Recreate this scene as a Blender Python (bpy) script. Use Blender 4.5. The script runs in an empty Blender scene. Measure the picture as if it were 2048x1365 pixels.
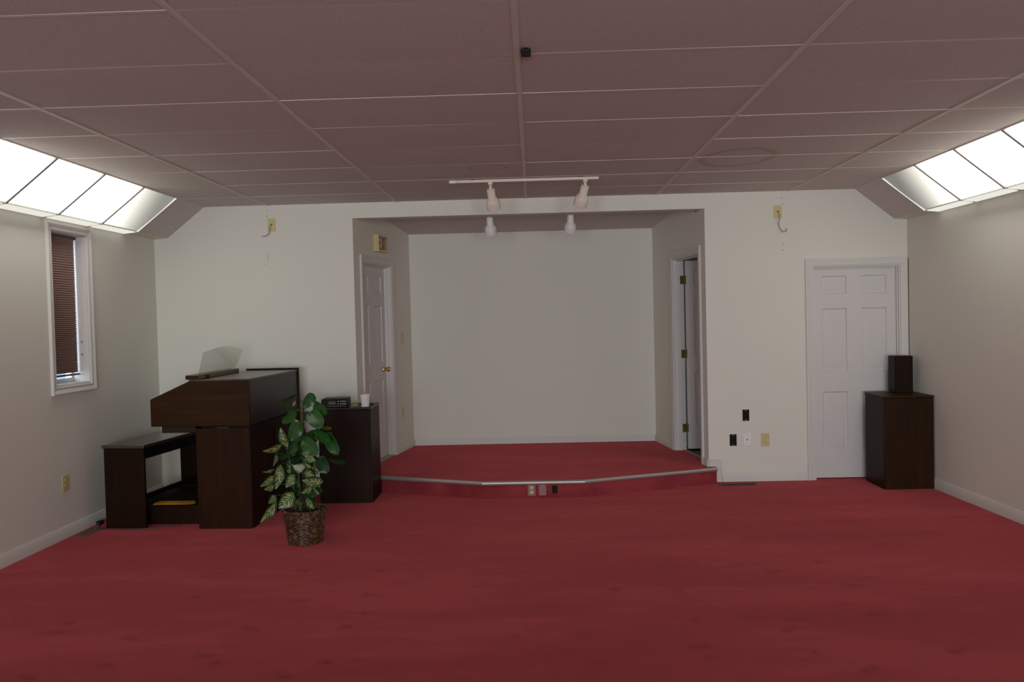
import bpy, bmesh, math, random
from mathutils import Matrix, Vector
R = math.radians
SC = bpy.context.scene
COL = SC.collection

# ------------------------------------------------------------------ camera, world, exposure
cam_data = bpy.data.cameras.new('camera')
cam = bpy.data.objects.new('camera', cam_data)
COL.objects.link(cam)
cam_data.sensor_fit = 'HORIZONTAL'
cam_data.sensor_width = 36.0
cam_data.lens = 1644.19 / 2048 * 36.0
cam_data.clip_start = 0.05
CR = Vector((0.99937157, 0.02592374, -0.02417474))
CU = Vector((0.02345886, 0.02757209, 0.99934452))
CF = Vector((-0.0265733, 0.99928361, -0.02694663))
cam.matrix_world = Matrix(((CR.x, CU.x, -CF.x, 0.04341), (CR.y, CU.y, -CF.y, -7.72738),
                           (CR.z, CU.z, -CF.z, 1.57655), (0, 0, 0, 1)))
SC.camera = cam

world = bpy.data.worlds.new('sky')
SC.world = world
world.use_nodes = True
bg = world.node_tree.nodes['Background']
# hazy bright sky on the entrance side (behind the camera), plain blue sky on the shaded left side
wt = world.node_tree
_tc = wt.nodes.new('ShaderNodeTexCoord'); _sx = wt.nodes.new('ShaderNodeSeparateXYZ')
wt.links.new(_tc.outputs['Generated'], _sx.inputs[0])
_mr = wt.nodes.new('ShaderNodeMapRange'); _mr.inputs[1].default_value = -.75; _mr.inputs[2].default_value = -.95
_mr.interpolation_type = 'SMOOTHSTEP'
wt.links.new(_sx.outputs[1], _mr.inputs[0])
_mx = wt.nodes.new('ShaderNodeMix'); _mx.data_type = 'RGBA'
SKY = 20.0
_mx.inputs[6].default_value = (0.62, 0.84, 1.25, 1); _mx.inputs[7].default_value = (.92*SKY, .99*SKY, 1.03*SKY, 1)
wt.links.new(_mr.outputs[0], _mx.inputs[0]); wt.links.new(_mx.outputs[2], bg.inputs[0])
bg.inputs[1].default_value = 1.0
def portal(loc, rot, sx, sy):
    d = bpy.data.lights.new('window_portal', 'AREA'); d.shape = 'RECTANGLE'; d.size = sx; d.size_y = sy
    d.cycles.is_portal = True
    o = bpy.data.objects.new('window_portal', d); COL.objects.link(o); o.location = loc; o.rotation_euler = rot
portal((-3.74, -1.4475, 1.733), (0, R(-90), 0), 1.17, .485)
for _x, _z, _h in ((-1.9, 1.4, 1.8), (0, 1.14, 2.18), (1.9, 1.4, 1.8)):
    portal((_x, -14.16, _z), (R(90), 0, 0), 1.5, _h)

SC.view_settings.view_transform = 'Standard'
SC.view_settings.look = 'None'
SC.view_settings.gamma = 1.0
SC.view_settings.use_curve_mapping = False
SC.view_settings.exposure = 0.06
SC.cycles.use_denoising = True
SC.cycles.max_bounces = 10
SC.cycles.diffuse_bounces = 7
SC.cycles.sample_clamp_indirect = 6.0

LAMP = 3.9          # radiance of the fluorescent diffusers

# ------------------------------------------------------------------ mesh helpers
class MB:
    def __init__(self):
        self.v = []; self.f = []; self.uv = None
    def add(self, vs, fs):
        o = len(self.v)
        self.v += [tuple(p) for p in vs]
        self.f += [[i + o for i in q] for q in fs]
        return self
    def box(self, x0, y0, z0, x1, y1, z1):
        return self.add([(x0,y0,z0),(x1,y0,z0),(x1,y1,z0),(x0,y1,z0),(x0,y0,z1),(x1,y0,z1),(x1,y1,z1),(x0,y1,z1)],
                        [(0,3,2,1),(4,5,6,7),(0,1,5,4),(1,2,6,5),(2,3,7,6),(3,0,4,7)])
    def prism(self, poly, axis, a, b):
        n = len(poly)
        def P(p, c):
            if axis == 'y': return (p[0], c, p[1])
            if axis == 'x': return (c, p[0], p[1])
            return (p[0], p[1], c)
        vs = [P(p, a) for p in poly] + [P(p, b) for p in poly]
        fs = [list(range(n))[::-1], list(range(n, 2*n))]
        fs += [(i, (i+1) % n, n + (i+1) % n, n + i) for i in range(n)]
        return self.add(vs, fs)
    def tube(self, path, r, n=8, cap=True, closed=False):
        path = [Vector(p) for p in path]
        m = len(path); rs = r if isinstance(r, (list, tuple)) else [r]*m
        vs = []; prev = None
        for i, p in enumerate(path):
            if closed: t = path[(i+1) % m] - path[i-1]
            else: t = path[min(i+1, m-1)] - path[max(i-1, 0)]
            t.normalize()
            if prev is None:
                a = Vector((0,0,1)) if abs(t.z) < .9 else Vector((1,0,0))
                s = t.cross(a).normalized()
            else:
                s = (prev - t*prev.dot(t)).normalized()
            prev = s; q = t.cross(s)
            for k in range(n):
                an = 2*math.pi*k/n
                vs.append(p + (s*math.cos(an) + q*math.sin(an))*rs[i])
        fs = []
        for i in range(m if closed else m-1):
            j = (i+1) % m
            for k in range(n):
                l = (k+1) % n
                fs.append((i*n+k, i*n+l, j*n+l, j*n+k))
        if cap and not closed:
            fs.append(list(range(n))[::-1]); fs.append(list(range((m-1)*n, m*n)))
        return self.add(vs, fs)
    def lathe(self, prof, n=24, M=None):
        vs = []; fs = []; m = len(prof)
        for r, z in prof:
            for k in range(n):
                a = 2*math.pi*k/n
                p = Vector((r*math.cos(a), r*math.sin(a), z))
                vs.append(M @ p if M else p)
        for i in range(m-1):
            for k in range(n):
                l = (k+1) % n
                fs.append((i*n+k, i*n+l, (i+1)*n+l, (i+1)*n+k))
        if prof[0][0] > 1e-6: fs.append(list(range(n))[::-1])
        if prof[-1][0] > 1e-6: fs.append(list(range((m-1)*n, m*n)))
        return self.add(vs, fs)
    def xf(self, M):
        self.v = [tuple(M @ Vector(p)) for p in self.v]
        return self
    def build(self, name, mat, parent=None, bevel=0.0, smooth=35, kind=None, label=None, seg=2, weld=True):
        me = bpy.data.meshes.new(name)
        bm = bmesh.new()
        vs = [bm.verts.new(p) for p in self.v]
        for q in self.f:
            try: bm.faces.new([vs[i] for i in q])
            except ValueError: pass
        if weld: bmesh.ops.remove_doubles(bm, verts=bm.verts, dist=1e-5)
        bmesh.ops.recalc_face_normals(bm, faces=bm.faces)
        bm.to_mesh(me); bm.free()
        o = bpy.data.objects.new(name, me)
        COL.objects.link(o)
        if mat: me.materials.append(mat)
        if smooth:
            me.polygons.foreach_set('use_smooth', [True]*len(me.polygons))
            me.set_sharp_from_angle(angle=R(smooth))
        if bevel:
            b = o.modifiers.new('bevel', 'BEVEL'); b.width = bevel; b.segments = seg
            b.limit_method = 'ANGLE'; b.angle_limit = R(40); b.harden_normals = False
        if parent: o.parent = parent
        if kind: o['kind'] = kind
        if label: o['label'] = label
        return o

def tag(o, label, cat, group=None):
    o['label'] = label; o['category'] = cat
    if group: o['group'] = group
    return o

def thing(name, label, cat, loc=(0,0,0), rz=0.0, group=None):
    o = bpy.data.objects.new(name, None); COL.objects.link(o)
    o.empty_display_size = 0.1
    o.location = loc; o.rotation_euler = (0, 0, rz)
    return tag(o, label, cat, group)

def structure_root(name, loc, rz):
    o = bpy.data.objects.new(name, None); COL.objects.link(o)
    o.location = loc; o.rotation_euler = (0, 0, rz); o['kind'] = 'structure'
    return o

def dup(root, loc=None, rz=None):
    r = root.copy(); COL.objects.link(r)
    if loc is not None: r.location = loc
    if rz is not None: r.rotation_euler = (0, 0, rz)
    for ch in list(root.children):
        c = ch.copy(); COL.objects.link(c); c.parent = r
        for g in list(ch.children):
            d = g.copy(); COL.objects.link(d); d.parent = c
    return r

# ------------------------------------------------------------------ materials
def lin(c):
    return tuple(((x/255)/12.92 if x/255 <= .04045 else ((x/255+.055)/1.055)**2.4) for x in c)

class NT:
    def __init__(self, name):
        self.m = bpy.data.materials.new(name); self.m.use_nodes = True
        self.t = self.m.node_tree; self.b = self.t.nodes['Principled BSDF']
        self.out = self.t.nodes['Material Output']
    def n(self, typ, **k):
        x = self.t.nodes.new(typ)
        for a, v in k.items(): setattr(x, a, v)
        return x
    def l(self, a, b): self.t.links.new(a, b)
    def coord(self, scale=(1,1,1), kind='Object', rot=(0,0,0)):
        tc = self.n('ShaderNodeTexCoord'); mp = self.n('ShaderNodeMapping')
        mp.inputs['Scale'].default_value = scale; mp.inputs['Rotation'].default_value = rot
        self.l(tc.outputs[kind], mp.inputs['Vector']); return mp.outputs[0]
    def noise(self, vec, scale, detail=4, rough=.5, dist=0.0):
        x = self.n('ShaderNodeTexNoise'); x.inputs['Scale'].default_value = scale
        x.inputs['Detail'].default_value = detail; x.inputs['Roughness'].default_value = rough
        x.inputs['Distortion'].default_value = dist
        self.l(vec, x.inputs['Vector']); return x.outputs['Fac']
    def ramp(self, fac, stops, interp='LINEAR'):
        x = self.n('ShaderNodeValToRGB'); x.color_ramp.interpolation = interp
        e = x.color_ramp.elements
        while len(e) < len(stops): e.new(0.5)
        for el, (p, c) in zip(e, stops):
            el.position = p; el.color = (*c, 1) if len(c) == 3 else c
        self.l(fac, x.inputs[0]); return x.outputs[0]
    def mix(self, fac, a, b, mode='MIX'):
        x = self.n('ShaderNodeMix', data_type='RGBA', blend_type=mode)
        for s, v in ((x.inputs[0], fac), (x.inputs[6], a), (x.inputs[7], b)):
            if hasattr(v, 'links') or hasattr(v, 'is_output'): self.l(v, s)
            elif isinstance(v, (int, float)): s.default_value = v
            else: s.default_value = (*v, 1)
        return x.outputs[2]
    def math(self, op, a, b=None, c=None):
        x = self.n('ShaderNodeMath', operation=op)
        for i, v in enumerate((a, b, c)):
            if v is None: continue
            if hasattr(v, 'is_output'): self.l(v, x.inputs[i])
            else: x.inputs[i].default_value = v
        return x.outputs[0]
    def bump(self, h, strength=.2, dist=.002):
        x = self.n('ShaderNodeBump'); x.inputs['Strength'].default_value = strength
        x.inputs['Distance'].default_value = dist
        self.l(h, x.inputs['Height']); self.l(x.outputs[0], self.b.inputs['Normal']); return x
    def set(self, color=None, rough=None, metal=None, spec=None, **k):
        if color is not None:
            if hasattr(color, 'is_output'): self.l(color, self.b.inputs['Base Color'])
            else: self.b.inputs['Base Color'].default_value = (*color, 1)
        if rough is not None: self.b.inputs['Roughness'].default_value = rough
        if metal is not None: self.b.inputs['Metallic'].default_value = metal
        if spec is not None: self.b.inputs['Specular IOR Level'].default_value = spec
        for a, v in k.items(): self.b.inputs[a.replace('_', ' ')].default_value = v
        return self.m

def m_plain(name, c, rough=.5, metal=0, spec=.5, var=.08, scale=30, bump=0):
    t = NT(name); v = t.coord()
    f = t.noise(v, scale, 3)
    col = t.mix(f, tuple(x*(1-var) for x in c), tuple(min(1, x*(1+var)) for x in c))
    t.set(col, rough, metal, spec)
    if bump: t.bump(f, bump, .001)
    return t.m

def m_paint(name, c, rough=.65):
    t = NT(name); v = t.coord()
    f = t.noise(v, 1.3, 3)
    col = t.mix(f, tuple(x*.97 for x in c), tuple(x*1.02 for x in c))
    t.set(col, rough, 0, .25)
    t.bump(t.noise(v, 160, 2), .12, .001)
    return t.m

def m_wood(name, dark, light, axis='z', rough=.38, scale=1.0, spec=.4):
    t = NT(name)
    sc = {'z': (14, 14, .9), 'x': (.9, 14, 14), 'y': (14, .9, 14)}[axis]
    v = t.coord(tuple(s*scale for s in sc))
    f = t.noise(v, 2.2, 8, .62, .6)
    v2 = t.coord(tuple(s*scale*6 for s in sc))
    g = t.noise(v2, 3.0, 3, .6)
    v3 = t.coord((1, 1, 1)); h = t.noise(v3, 2.0, 2)
    ff = t.math('ADD', t.math('MULTIPLY', f, .6), t.math('ADD', t.math('MULTIPLY', g, .2), t.math('MULTIPLY', h, .2)))
    col = t.ramp(ff, [(.33, dark), (.5, tuple((a+b)/2 for a, b in zip(dark, light))), (.66, light)])
    t.set(col, rough, 0, spec)
    t.bump(g, .06, .0006)
    return t.m

M = {}
M['wall'] = m_paint('wall_paint', (.745, .745, .672))
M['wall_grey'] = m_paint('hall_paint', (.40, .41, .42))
M['trim'] = m_plain('white_trim_paint', (.68, .67, .64), .55, 0, .25, .02, 8)
M['door'] = m_plain('white_door_paint', (.67, .66, .645), .5, 0, .3, .02, 6)
M['grid'] = m_plain('ceiling_grid_paint', (.70, .65, .62), .5, 0, .3, .03, 8)
M['sep'] = m_plain('backlit_grey_bar', (.30, .29, .30), .5, 0, .3, .03, 8)  # separator bars coloured dark to imitate their backlit look
M['ledge'] = m_plain('ledge_enamel', (.74, .72, .62), .5, 0, .3, .03, 8)
M['wood_v'] = m_wood('walnut_vertical_grain', (.013, .0042, .0010), (.038, .0130, .0022), 'z', .45, 1.0, .15)
M['wood_h'] = m_wood('walnut_horizontal_grain', (.019, .0072, .0014), (.047, .0185, .0033), 'x', .45, 1.0, .15)
M['wood_dark'] = m_wood('dark_walnut', (.0085, .0030, .0009), (.0215, .0075, .0018), 'z', .45, 1.0, .15)
M['wood_dark_h'] = m_wood('dark_walnut_lengthwise', (.008, .004, .0022), (.018, .009, .005), 'y', .34)
M['wood_top'] = m_wood('walnut_top', (.040, .028, .020), (.075, .053, .038), 'y', .26, 1.0, .7)
M['wood_back'] = m_wood('walnut_back', (.012, .0075, .0045), (.022, .014, .009), 'z', .42, 1.0, .5)
M['wood_light'] = m_wood('light_oak', (.09, .06, .028), (.17, .12, .06), 'y', .45)
M['black'] = m_plain('black_plastic', (.006, .006, .006), .5, 0, .2, .1)
M['void'] = m_plain('black_box_interior', (.006, .006, .006), .7, 0, .2, .1)
M['ivory'] = m_plain('ivory_plastic', (.62, .53, .27), .4, 0, .4, .03)
M['ivory_d'] = m_plain('ivory_slots', (.10, .07, .03), .5)
M['white'] = m_plain('white_plastic', (.82, .82, .82), .4, 0, .4, .02)
M['lampwhite'] = m_plain('cream_enamel', (.78, .70, .60), .4, 0, .4, .02)
M['lampgrey'] = m_plain('white_enamel', (.80, .80, .78), .4, 0, .4, .02)
M['brass'] = m_plain('polished_brass', (.72, .52, .16), .22, 1, .5, .05)
M['brass_d'] = m_plain('dull_brass', (.20, .14, .03), .4, .8, .5, .1)
M['metal'] = m_plain('aluminium', (.50, .46, .43), .48, .75, .5, .04)
M['register'] = m_plain('brown_register', (.16, .11, .07), .5, .2, .4, .1)
M['cord_w'] = m_plain('grey_cable', (.32, .29, .25), .5)
M['cord_d'] = m_plain('dark_grey_cord', (.05, .042, .036), .45)
M['foam'] = m_plain('white_foam', (.88, .87, .88), .6, 0, .3, .02, 90, .1)
M['yellow'] = m_plain('yellow_paper', (.44, .21, .012), .7, 0, .2, .05)
M['yellowplug'] = m_plain('yellow_green_plastic', (.45, .40, .03), .45)
M['soil'] = m_plain('dark_soil', (.02, .013, .008), .9, 0, .2, .4, 120, .5)
M['stem'] = m_plain('green_stem', (.035, .075, .018), .5, 0, .4, .2)
M['stem_b'] = m_plain('brown_stem', (.03, .022, .012), .6, 0, .3, .2)
M['exitred'] = m_plain('exit_letter_red', (.16, .035, .015), .5)
M['pinkplate'] = m_plain('clear_pinkish_plate', (.30, .14, .13), .3)
M['display'] = m_plain('display_glass', (.030, .040, .022), .25)
M['signface'] = m_plain('sign_face', (.72, .60, .36), .45)

# wicker
t = NT('brown_wicker'); v = t.coord((1, 1, 1)); f = t.noise(v, 38, 3); 
t.set(t.ramp(f, [(.38, (.035, .014, .006)), (.58, (.10, .045, .018)), (.74, (.34, .20, .09))]), .42, 0, .5); M['wicker'] = t.m

# ceiling tile: speckled mineral board with two old ring-shaped water stains
t = NT('ceiling_tile'); v = t.coord()
sp = t.noise(v, 130, 2, .7)
spec_ = t.ramp(sp, [(.30, (.36, .345, .33)), (.40, (.66, .618, .592))])
big = t.noise(t.coord((.6, 1.2, 1)), 1.6, 3)
col = t.mix(big, t.mix(.12, spec_, (.40, .37, .355)), spec_)
tc = t.n('ShaderNodeTexCoord'); sx = t.n('ShaderNodeSeparateXYZ'); t.l(tc.outputs['Object'], sx.inputs[0])
wob = t.math('MULTIPLY', t.math('SUBTRACT', t.noise(v, 7, 3), .5), .30)
for (cx, cy, rx, ry, w) in ((1.55, -1.70, .245, .33, .55), (-.27, -1.60, .135, .11, .45)):
    dx = t.math('DIVIDE', t.math('SUBTRACT', sx.outputs[0], cx), rx)
    dy = t.math('DIVIDE', t.math('SUBTRACT', sx.outputs[1], cy), ry)
    d = t.math('SQRT', t.math('ADD', t.math('MULTIPLY', dx, dx), t.math('MULTIPLY', dy, dy)))
    d = t.math('ABSOLUTE', t.math('SUBTRACT', t.math('ADD', d, wob), 1.0))
    ring = t.math('MULTIPLY', t.math('SUBTRACT', 1.0, t.math('SMOOTH_MIN', t.math('DIVIDE', d, .16), 1.0, .2)), w)
    ring = t.math('MAXIMUM', ring, 0.0)
    col = t.mix(ring, col, (.40, .30, .24))
t.set(col, .85, 0, .15); t.bump(sp, .25, .0015); M['tile'] = t.m

# carpet
t = NT('red_carpet')
f1 = t.noise(t.coord((.42, 1.5, 1)), 1.25, 5, .55, .5)
f2 = t.noise(t.coord((.8, 2.2, 1)), 4.0, 4, .6)
fz = t.noise(t.coord(), 260, 3, .7)
fz2 = t.noise(t.coord(), 55, 3, .6)
nap = t.math('ADD', t.math('MULTIPLY', f1, .68), t.math('MULTIPLY', f2, .32))
col = t.ramp(nap, [(.42, (.155, .014, .021)), (.50, (.245, .030, .039)), (.57, (.365, .058, .069))])
col = t.mix(t.math('MULTIPLY', fz2, .35), col, (.095, .008, .014))
col = t.mix(t.math('MULTIPLY', fz, .45), col, (.36, .056, .068))
at = t.n('ShaderNodeAttribute', attribute_name='crush_shade')
col = t.mix(at.outputs['Fac'], col, (.045, .004, .007))  # dent shade painted into the colour, along with crushed pile and seam
t.set(col, .95, 0, .08, Sheen_Weight=1.0, Sheen_Roughness=.5)
t.b.inputs['Sheen Tint'].default_value = (1.0, .21, .23, 1)
t.bump(t.math('ADD', fz, t.math('MULTIPLY', fz2, .6)), .6, .006); M['carpet'] = t.m
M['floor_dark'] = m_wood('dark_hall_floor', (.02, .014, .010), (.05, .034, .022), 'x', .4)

# blind fabric
t = NT('rose_blind_fabric'); f = t.noise(t.coord(), 220, 2)
t.set(t.mix(f, (.36, .25, .22), (.43, .31, .27)), .85, 0, .1)
tl = t.n('ShaderNodeBsdfTranslucent'); tl.inputs[0].default_value = (.42, .24, .20, 1)
mx = t.n('ShaderNodeMixShader'); mx.inputs[0].default_value = .12
t.l(t.b.outputs[0], mx.inputs[1]); t.l(tl.outputs[0], mx.inputs[2]); t.l(mx.outputs[0], t.out.inputs[0])
M['blind'] = t.m

def m_glass(name, tint=(1, 1, 1), rough=0.0, gloss=.06):
    t = NT(name)
    tr = t.n('ShaderNodeBsdfTransparent'); tr.inputs[0].default_value = (*tint, 1)
    gl = t.n('ShaderNodeBsdfGlossy'); gl.inputs['Roughness'].default_value = .05
    lw = t.n('ShaderNodeLayerWeight'); lw.inputs[0].default_value = .5
    fc = t.math('ADD', .035, t.math('MULTIPLY', t.math('POWER', lw.outputs['Facing'], 4.0), .5))
    mx = t.n('ShaderNodeMixShader')
    t.l(fc, mx.inputs[0]); t.l(tr.outputs[0], mx.inputs[1]); t.l(gl.outputs[0], mx.inputs[2])
    t.l(mx.outputs[0], t.out.inputs[0])
    t.m.node_tree.nodes.remove(t.b)
    return t.m
M['glass'] = m_glass('window_glass', (.92, .95, .97))
M['acrylic'] = m_glass('clear_acrylic', (.93, .93, .92))

# leaves
def m_leaf(name, base, vein, varie=None, amount=0.0):
    t = NT(name)
    uv = t.n('ShaderNodeUVMap'); sx = t.n('ShaderNodeSeparateXYZ'); t.l(uv.outputs[0], sx.inputs[0])
    u = t.math('ABSOLUTE', t.math('SUBTRACT', t.math('MULTIPLY', sx.outputs[0], 2.0), 1.0))   # 0 midrib .. 1 edge
    v = t.coord()
    f = t.noise(v, 30, 3)
    col = t.mix(f, tuple(x*.65 for x in base), tuple(x*1.35 for x in base))
    rib = t.math('LESS_THAN', u, .05)
    col = t.mix(t.math('MULTIPLY', rib, .6), col, vein)
    side = t.n('ShaderNodeTexWave'); side.inputs['Scale'].default_value = 1.0
    w = t.math('SINE', t.math('MULTIPLY', t.math('SUBTRACT', sx.outputs[1], t.math('MULTIPLY', u, .22)), 48))
    t.m.node_tree.nodes.remove(side)
    if varie:
        cb_ = t.n('ShaderNodeCombineXYZ'); tco = t.n('ShaderNodeTexCoord'); so_ = t.n('ShaderNodeSeparateXYZ')
        t.l(tco.outputs['Object'], so_.inputs[0])
        t.l(t.math('MULTIPLY', t.math('SUBTRACT', sx.outputs[1], t.math('MULTIPLY', u, .26)), 17.0), cb_.inputs[0])
        t.l(t.math('MULTIPLY', sx.outputs[0], 3.4), cb_.inputs[1])
        t.l(t.math('MULTIPLY', so_.outputs[2], 9.0), cb_.inputs[2])
        n2 = t.noise(cb_.outputs[0], 1.0, 4, .65)
        ed = t.math('MULTIPLY', t.math('SUBTRACT', 1.0, t.math('POWER', u, 2.2)), amount)
        vf = t.math('MULTIPLY', t.math('ADD', t.math('SUBTRACT', n2, .62), t.math('ADD', t.math('MULTIPLY', w, .06), t.math('MULTIPLY', ed, .36))), 10.0)
        vf = t.math('MINIMUM', t.math('MAXIMUM', vf, 0.0), 1.0)
        vf = t.math('MULTIPLY', vf, t.math('LESS_THAN', u, .78))
        col = t.mix(vf, col, varie)
    t.set(col, .34, 0, .5)
    t.bump(t.math('ADD', w, t.math('MULTIPLY', f, .5)), .15, .001)
    return t.m
M['g'] = m_leaf('glossy_green_leaf', (.020, .088, .014), (.07, .17, .045))
M['d'] = m_leaf('dark_green_leaf', (.014, .050, .014), (.04, .09, .03))
M['v'] = m_leaf('variegated_leaf', (.020, .075, .018), (.12, .20, .06), (.42, .47, .18), .45)
M['p'] = m_leaf('pale_speckled_leaf', (.06, .15, .07), (.45, .5, .4), (.50, .58, .42), .9)
M['y'] = m_leaf('yellowing_leaf', (.10, .075, .012), (.16, .12, .03))
M['b'] = m_leaf('pale_bud', (.26, .24, .13), (.3, .28, .16))

# lamp diffusers
def m_lamp(name, strength, col=(1.0, .97, .86), fade=None):
    t = NT(name); t.m.node_tree.nodes.remove(t.b)
    em = t.n('ShaderNodeEmission')
    em.inputs[0].default_value = (*col, 1)
    tc = t.n('ShaderNodeTexCoord'); sx = t.n('ShaderNodeSeparateXYZ'); t.l(tc.outputs['Object'], sx.inputs[0])
    n = t.noise(t.coord((1, 1, 1)), 90, 2, .6)
    s = t.math('MULTIPLY', t.math('ADD', .82, t.math('MULTIPLY', n, .36)), strength)
    if fade:      # uneven light painted into the emission; the tubes stop short of this lens
        a, b, lo, sg = fade
        g = t.math('ADD', t.math('MULTIPLY', sx.outputs[1], -1.35), t.math('MULTIPLY', sx.outputs[0], sg))
        g = t.math('MAXIMUM', t.math('MINIMUM', t.math('DIVIDE', t.math('SUBTRACT', g, a), b - a), 1.0), 0.0)
        g = t.math('POWER', g, 1.7)
        s = t.math('MULTIPLY', s, t.math('ADD', lo, t.math('MULTIPLY', g, 1 - lo)))
    t.l(s, em.inputs[1]); t.l(em.outputs[0], t.out.inputs[0])
    return t.m
M['lamp'] = m_lamp('lit_diffuser', LAMP)
M['lamp_end_l'] = m_lamp('lit_diffuser_left_end', LAMP*.55, fade=(-.36, .58, .13, -1.0))
M['lamp_end_r'] = m_lamp('lit_diffuser_right_end', LAMP*.55, fade=(-.36, .58, .10, 1.0))
M['glow_strip'] = m_lamp('painted_glow_strip', .80, (1, .98, .88))  # emission standing in for lamp light on the ledge and end bar

# ------------------------------------------------------------------ room shell
H = 2.702            # ceiling
XL, YF = -3.533, -14.0
HS = .143            # platform height
A0, A1 = (-1.638, 0.0), (-1.362, 1.69)        # left side wall of the alcove, front and back
B0, B1 = (1.658, 0.0), (1.415, 1.69)          # right side wall
AH = 2.56            # underside of the header
T_ = .14             # wall thickness

def wall_mesh(us, vs, holes, th):
    """wall in local x (along), z (up), y into the wall; holes = (u0, u1, v0, v1)"""
    us = sorted(set(us + [h[0] for h in holes] + [h[1] for h in holes]))
    vs = sorted(set(vs + [h[2] for h in holes] + [h[3] for h in holes]))
    nu, nv = len(us)-1, len(vs)-1
    def solid(i, j):
        if not (0 <= i < nu and 0 <= j < nv): return False
        cu, cv = (us[i]+us[i+1])/2, (vs[j]+vs[j+1])/2
        return not any(h[0] < cu < h[1] and h[2] < cv < h[3] for h in holes)
    m = MB()
    for i in range(nu):
        for j in range(nv):
            if not solid(i, j): continue
            a, b, c, d = us[i], us[i+1], vs[j], vs[j+1]
            m.add([(a,0,c),(b,0,c),(b,0,d),(a,0,d)], [(0,1,2,3)])
            m.add([(a,th,c),(b,th,c),(b,th,d),(a,th,d)], [(3,2,1,0)])
            if not solid(i-1, j): m.add([(a,0,c),(a,th,c),(a,th,d),(a,0,d)], [(0,1,2,3)])
            if not solid(i+1, j): m.add([(b,0,c),(b,th,c),(b,th,d),(b,0,d)], [(3,2,1,0)])
            if not solid(i, j-1): m.add([(a,0,c),(b,0,c),(b,th,c),(a,th,c)], [(3,2,1,0)])
            if not solid(i, j+1): m.add([(a,0,d),(b,0,d),(b,th,d),(a,th,d)], [(0,1,2,3)])
    return m

def place(o, loc, rz):
    o.location = loc; o.rotation_euler = (0, 0, rz); return o

# back wall with the alcove opening and door 3's opening
D3 = (2.640, 3.452, 0.0, 2.004)
wb = wall_mesh([-3.75, 3.72], [0, 2.95], [(A0[0], B0[0], 0.0, AH), D3], T_).build('wall_back', M['wall'], kind='structure', smooth=0)
# left wall with the narrow window
WIN = (-1.690, -1.205, 1.146, 2.320)          # y0 y1 z0 z1
wl = wall_mesh([YF, 0.0], [0, 2.60], [WIN], .20).build('wall_left', M['wall'], kind='structure', smooth=0)
place(wl, (XL, 0, 0), R(90))
# right wall runs very slightly outward towards the camera
XR0, XR1 = 3.520, 3.84
rang = math.atan2(XR1 - XR0, -YF)
wr = wall_mesh([0, 14.06], [0, 2.60], [], .16).build('wall_right', M['wall'], kind='structure', smooth=0)
place(wr, (XR0, 0, 0), R(-90) + rang)
FW = [(-2.65, -1.15, .5, 2.3), (-.75, .75, .05, 2.23), (1.15, 2.65, .5, 2.3)]
wf = wall_mesh([-4.0, 4.0], [0, 2.95], FW, .15).build('wall_front', M['wall'], kind='structure', smooth=0)
place(wf, (0, YF, 0), R(180))
for k_, (a_, b_, c_, d_) in enumerate(FW):
    m_ = MB(); c1 = c_ + .0005; d1_ = d_ - .0005
    m_.box(a_+.0005, .04, c1, a_+.05, .10, d1_).box(b_-.05, .04, c1, b_-.0005, .10, d1_).box(a_+.0505, .04, c1, b_-.0505, .10, c_+.05)
    m_.box(a_+.0505, .04, d_-.05, b_-.0505, .10, d1_).box((a_+b_)/2-.02, .04, c_+.0505, (a_+b_)/2+.02, .10, d_-.0505)
    place(m_.build('window_%d' % (k_+2), M['trim'], kind='structure', smooth=0), (0, YF, 0), R(180))

# alcove walls
AL = math.dist(A0, A1); AANG = math.atan2(A1[1]-A0[1], A1[0]-A0[0])
BL = math.dist(B0, B1); BANG = math.atan2(B0[1]-B1[1], B0[0]-B1[0])
D1 = (.222, 1.050, 0.0, 2.170)                # along the left alcove wall
D2 = (BL-1.000, BL-.185, 0.0, 2.165)          # along the right alcove wall, measured from its back corner
wal = wall_mesh([.0015, AL+.02], [0, 2.75], [D1], .12).build('wall_alcove_left', M['wall'], kind='structure', smooth=0)
place(wal, (A0[0], A0[1], 0), AANG)
war = wall_mesh([-.02, BL-.0015], [0, 2.75], [D2], .12).build('wall_alcove_right', M['wall'], kind='structure', smooth=0)
place(war, (B1[0], B1[1], 0), BANG)
MB().box(A1[0]-.25, 1.69, 0, B1[0]+.25, 1.81, 2.75).build('wall_alcove_back', M['wall'], kind='structure', smooth=0)
# alcove ceiling: flat, then sloping down to the back wall
MB().prism([(T_+.002, 2.640), (1.07, 2.640), (1.685, 2.570), (1.685, 2.80), (T_+.002, 2.80)], 'x', -1.75, 1.77).build(
    'ceiling_alcove', m_plain('alcove_ceiling_paint', (.60, .54, .51), .8, 0, .2, .05, 3), kind='structure', smooth=0)

# unseen walls added behind the left alcove door to block sky light
MB().box(-2.05, T_, 0, -1.99, 1.81, 2.80).box(-1.99, 1.72, 0, -1.62, 1.81, 2.80).build('blocker_door_1', M['wall_grey'], kind='structure', smooth=0)
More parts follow.
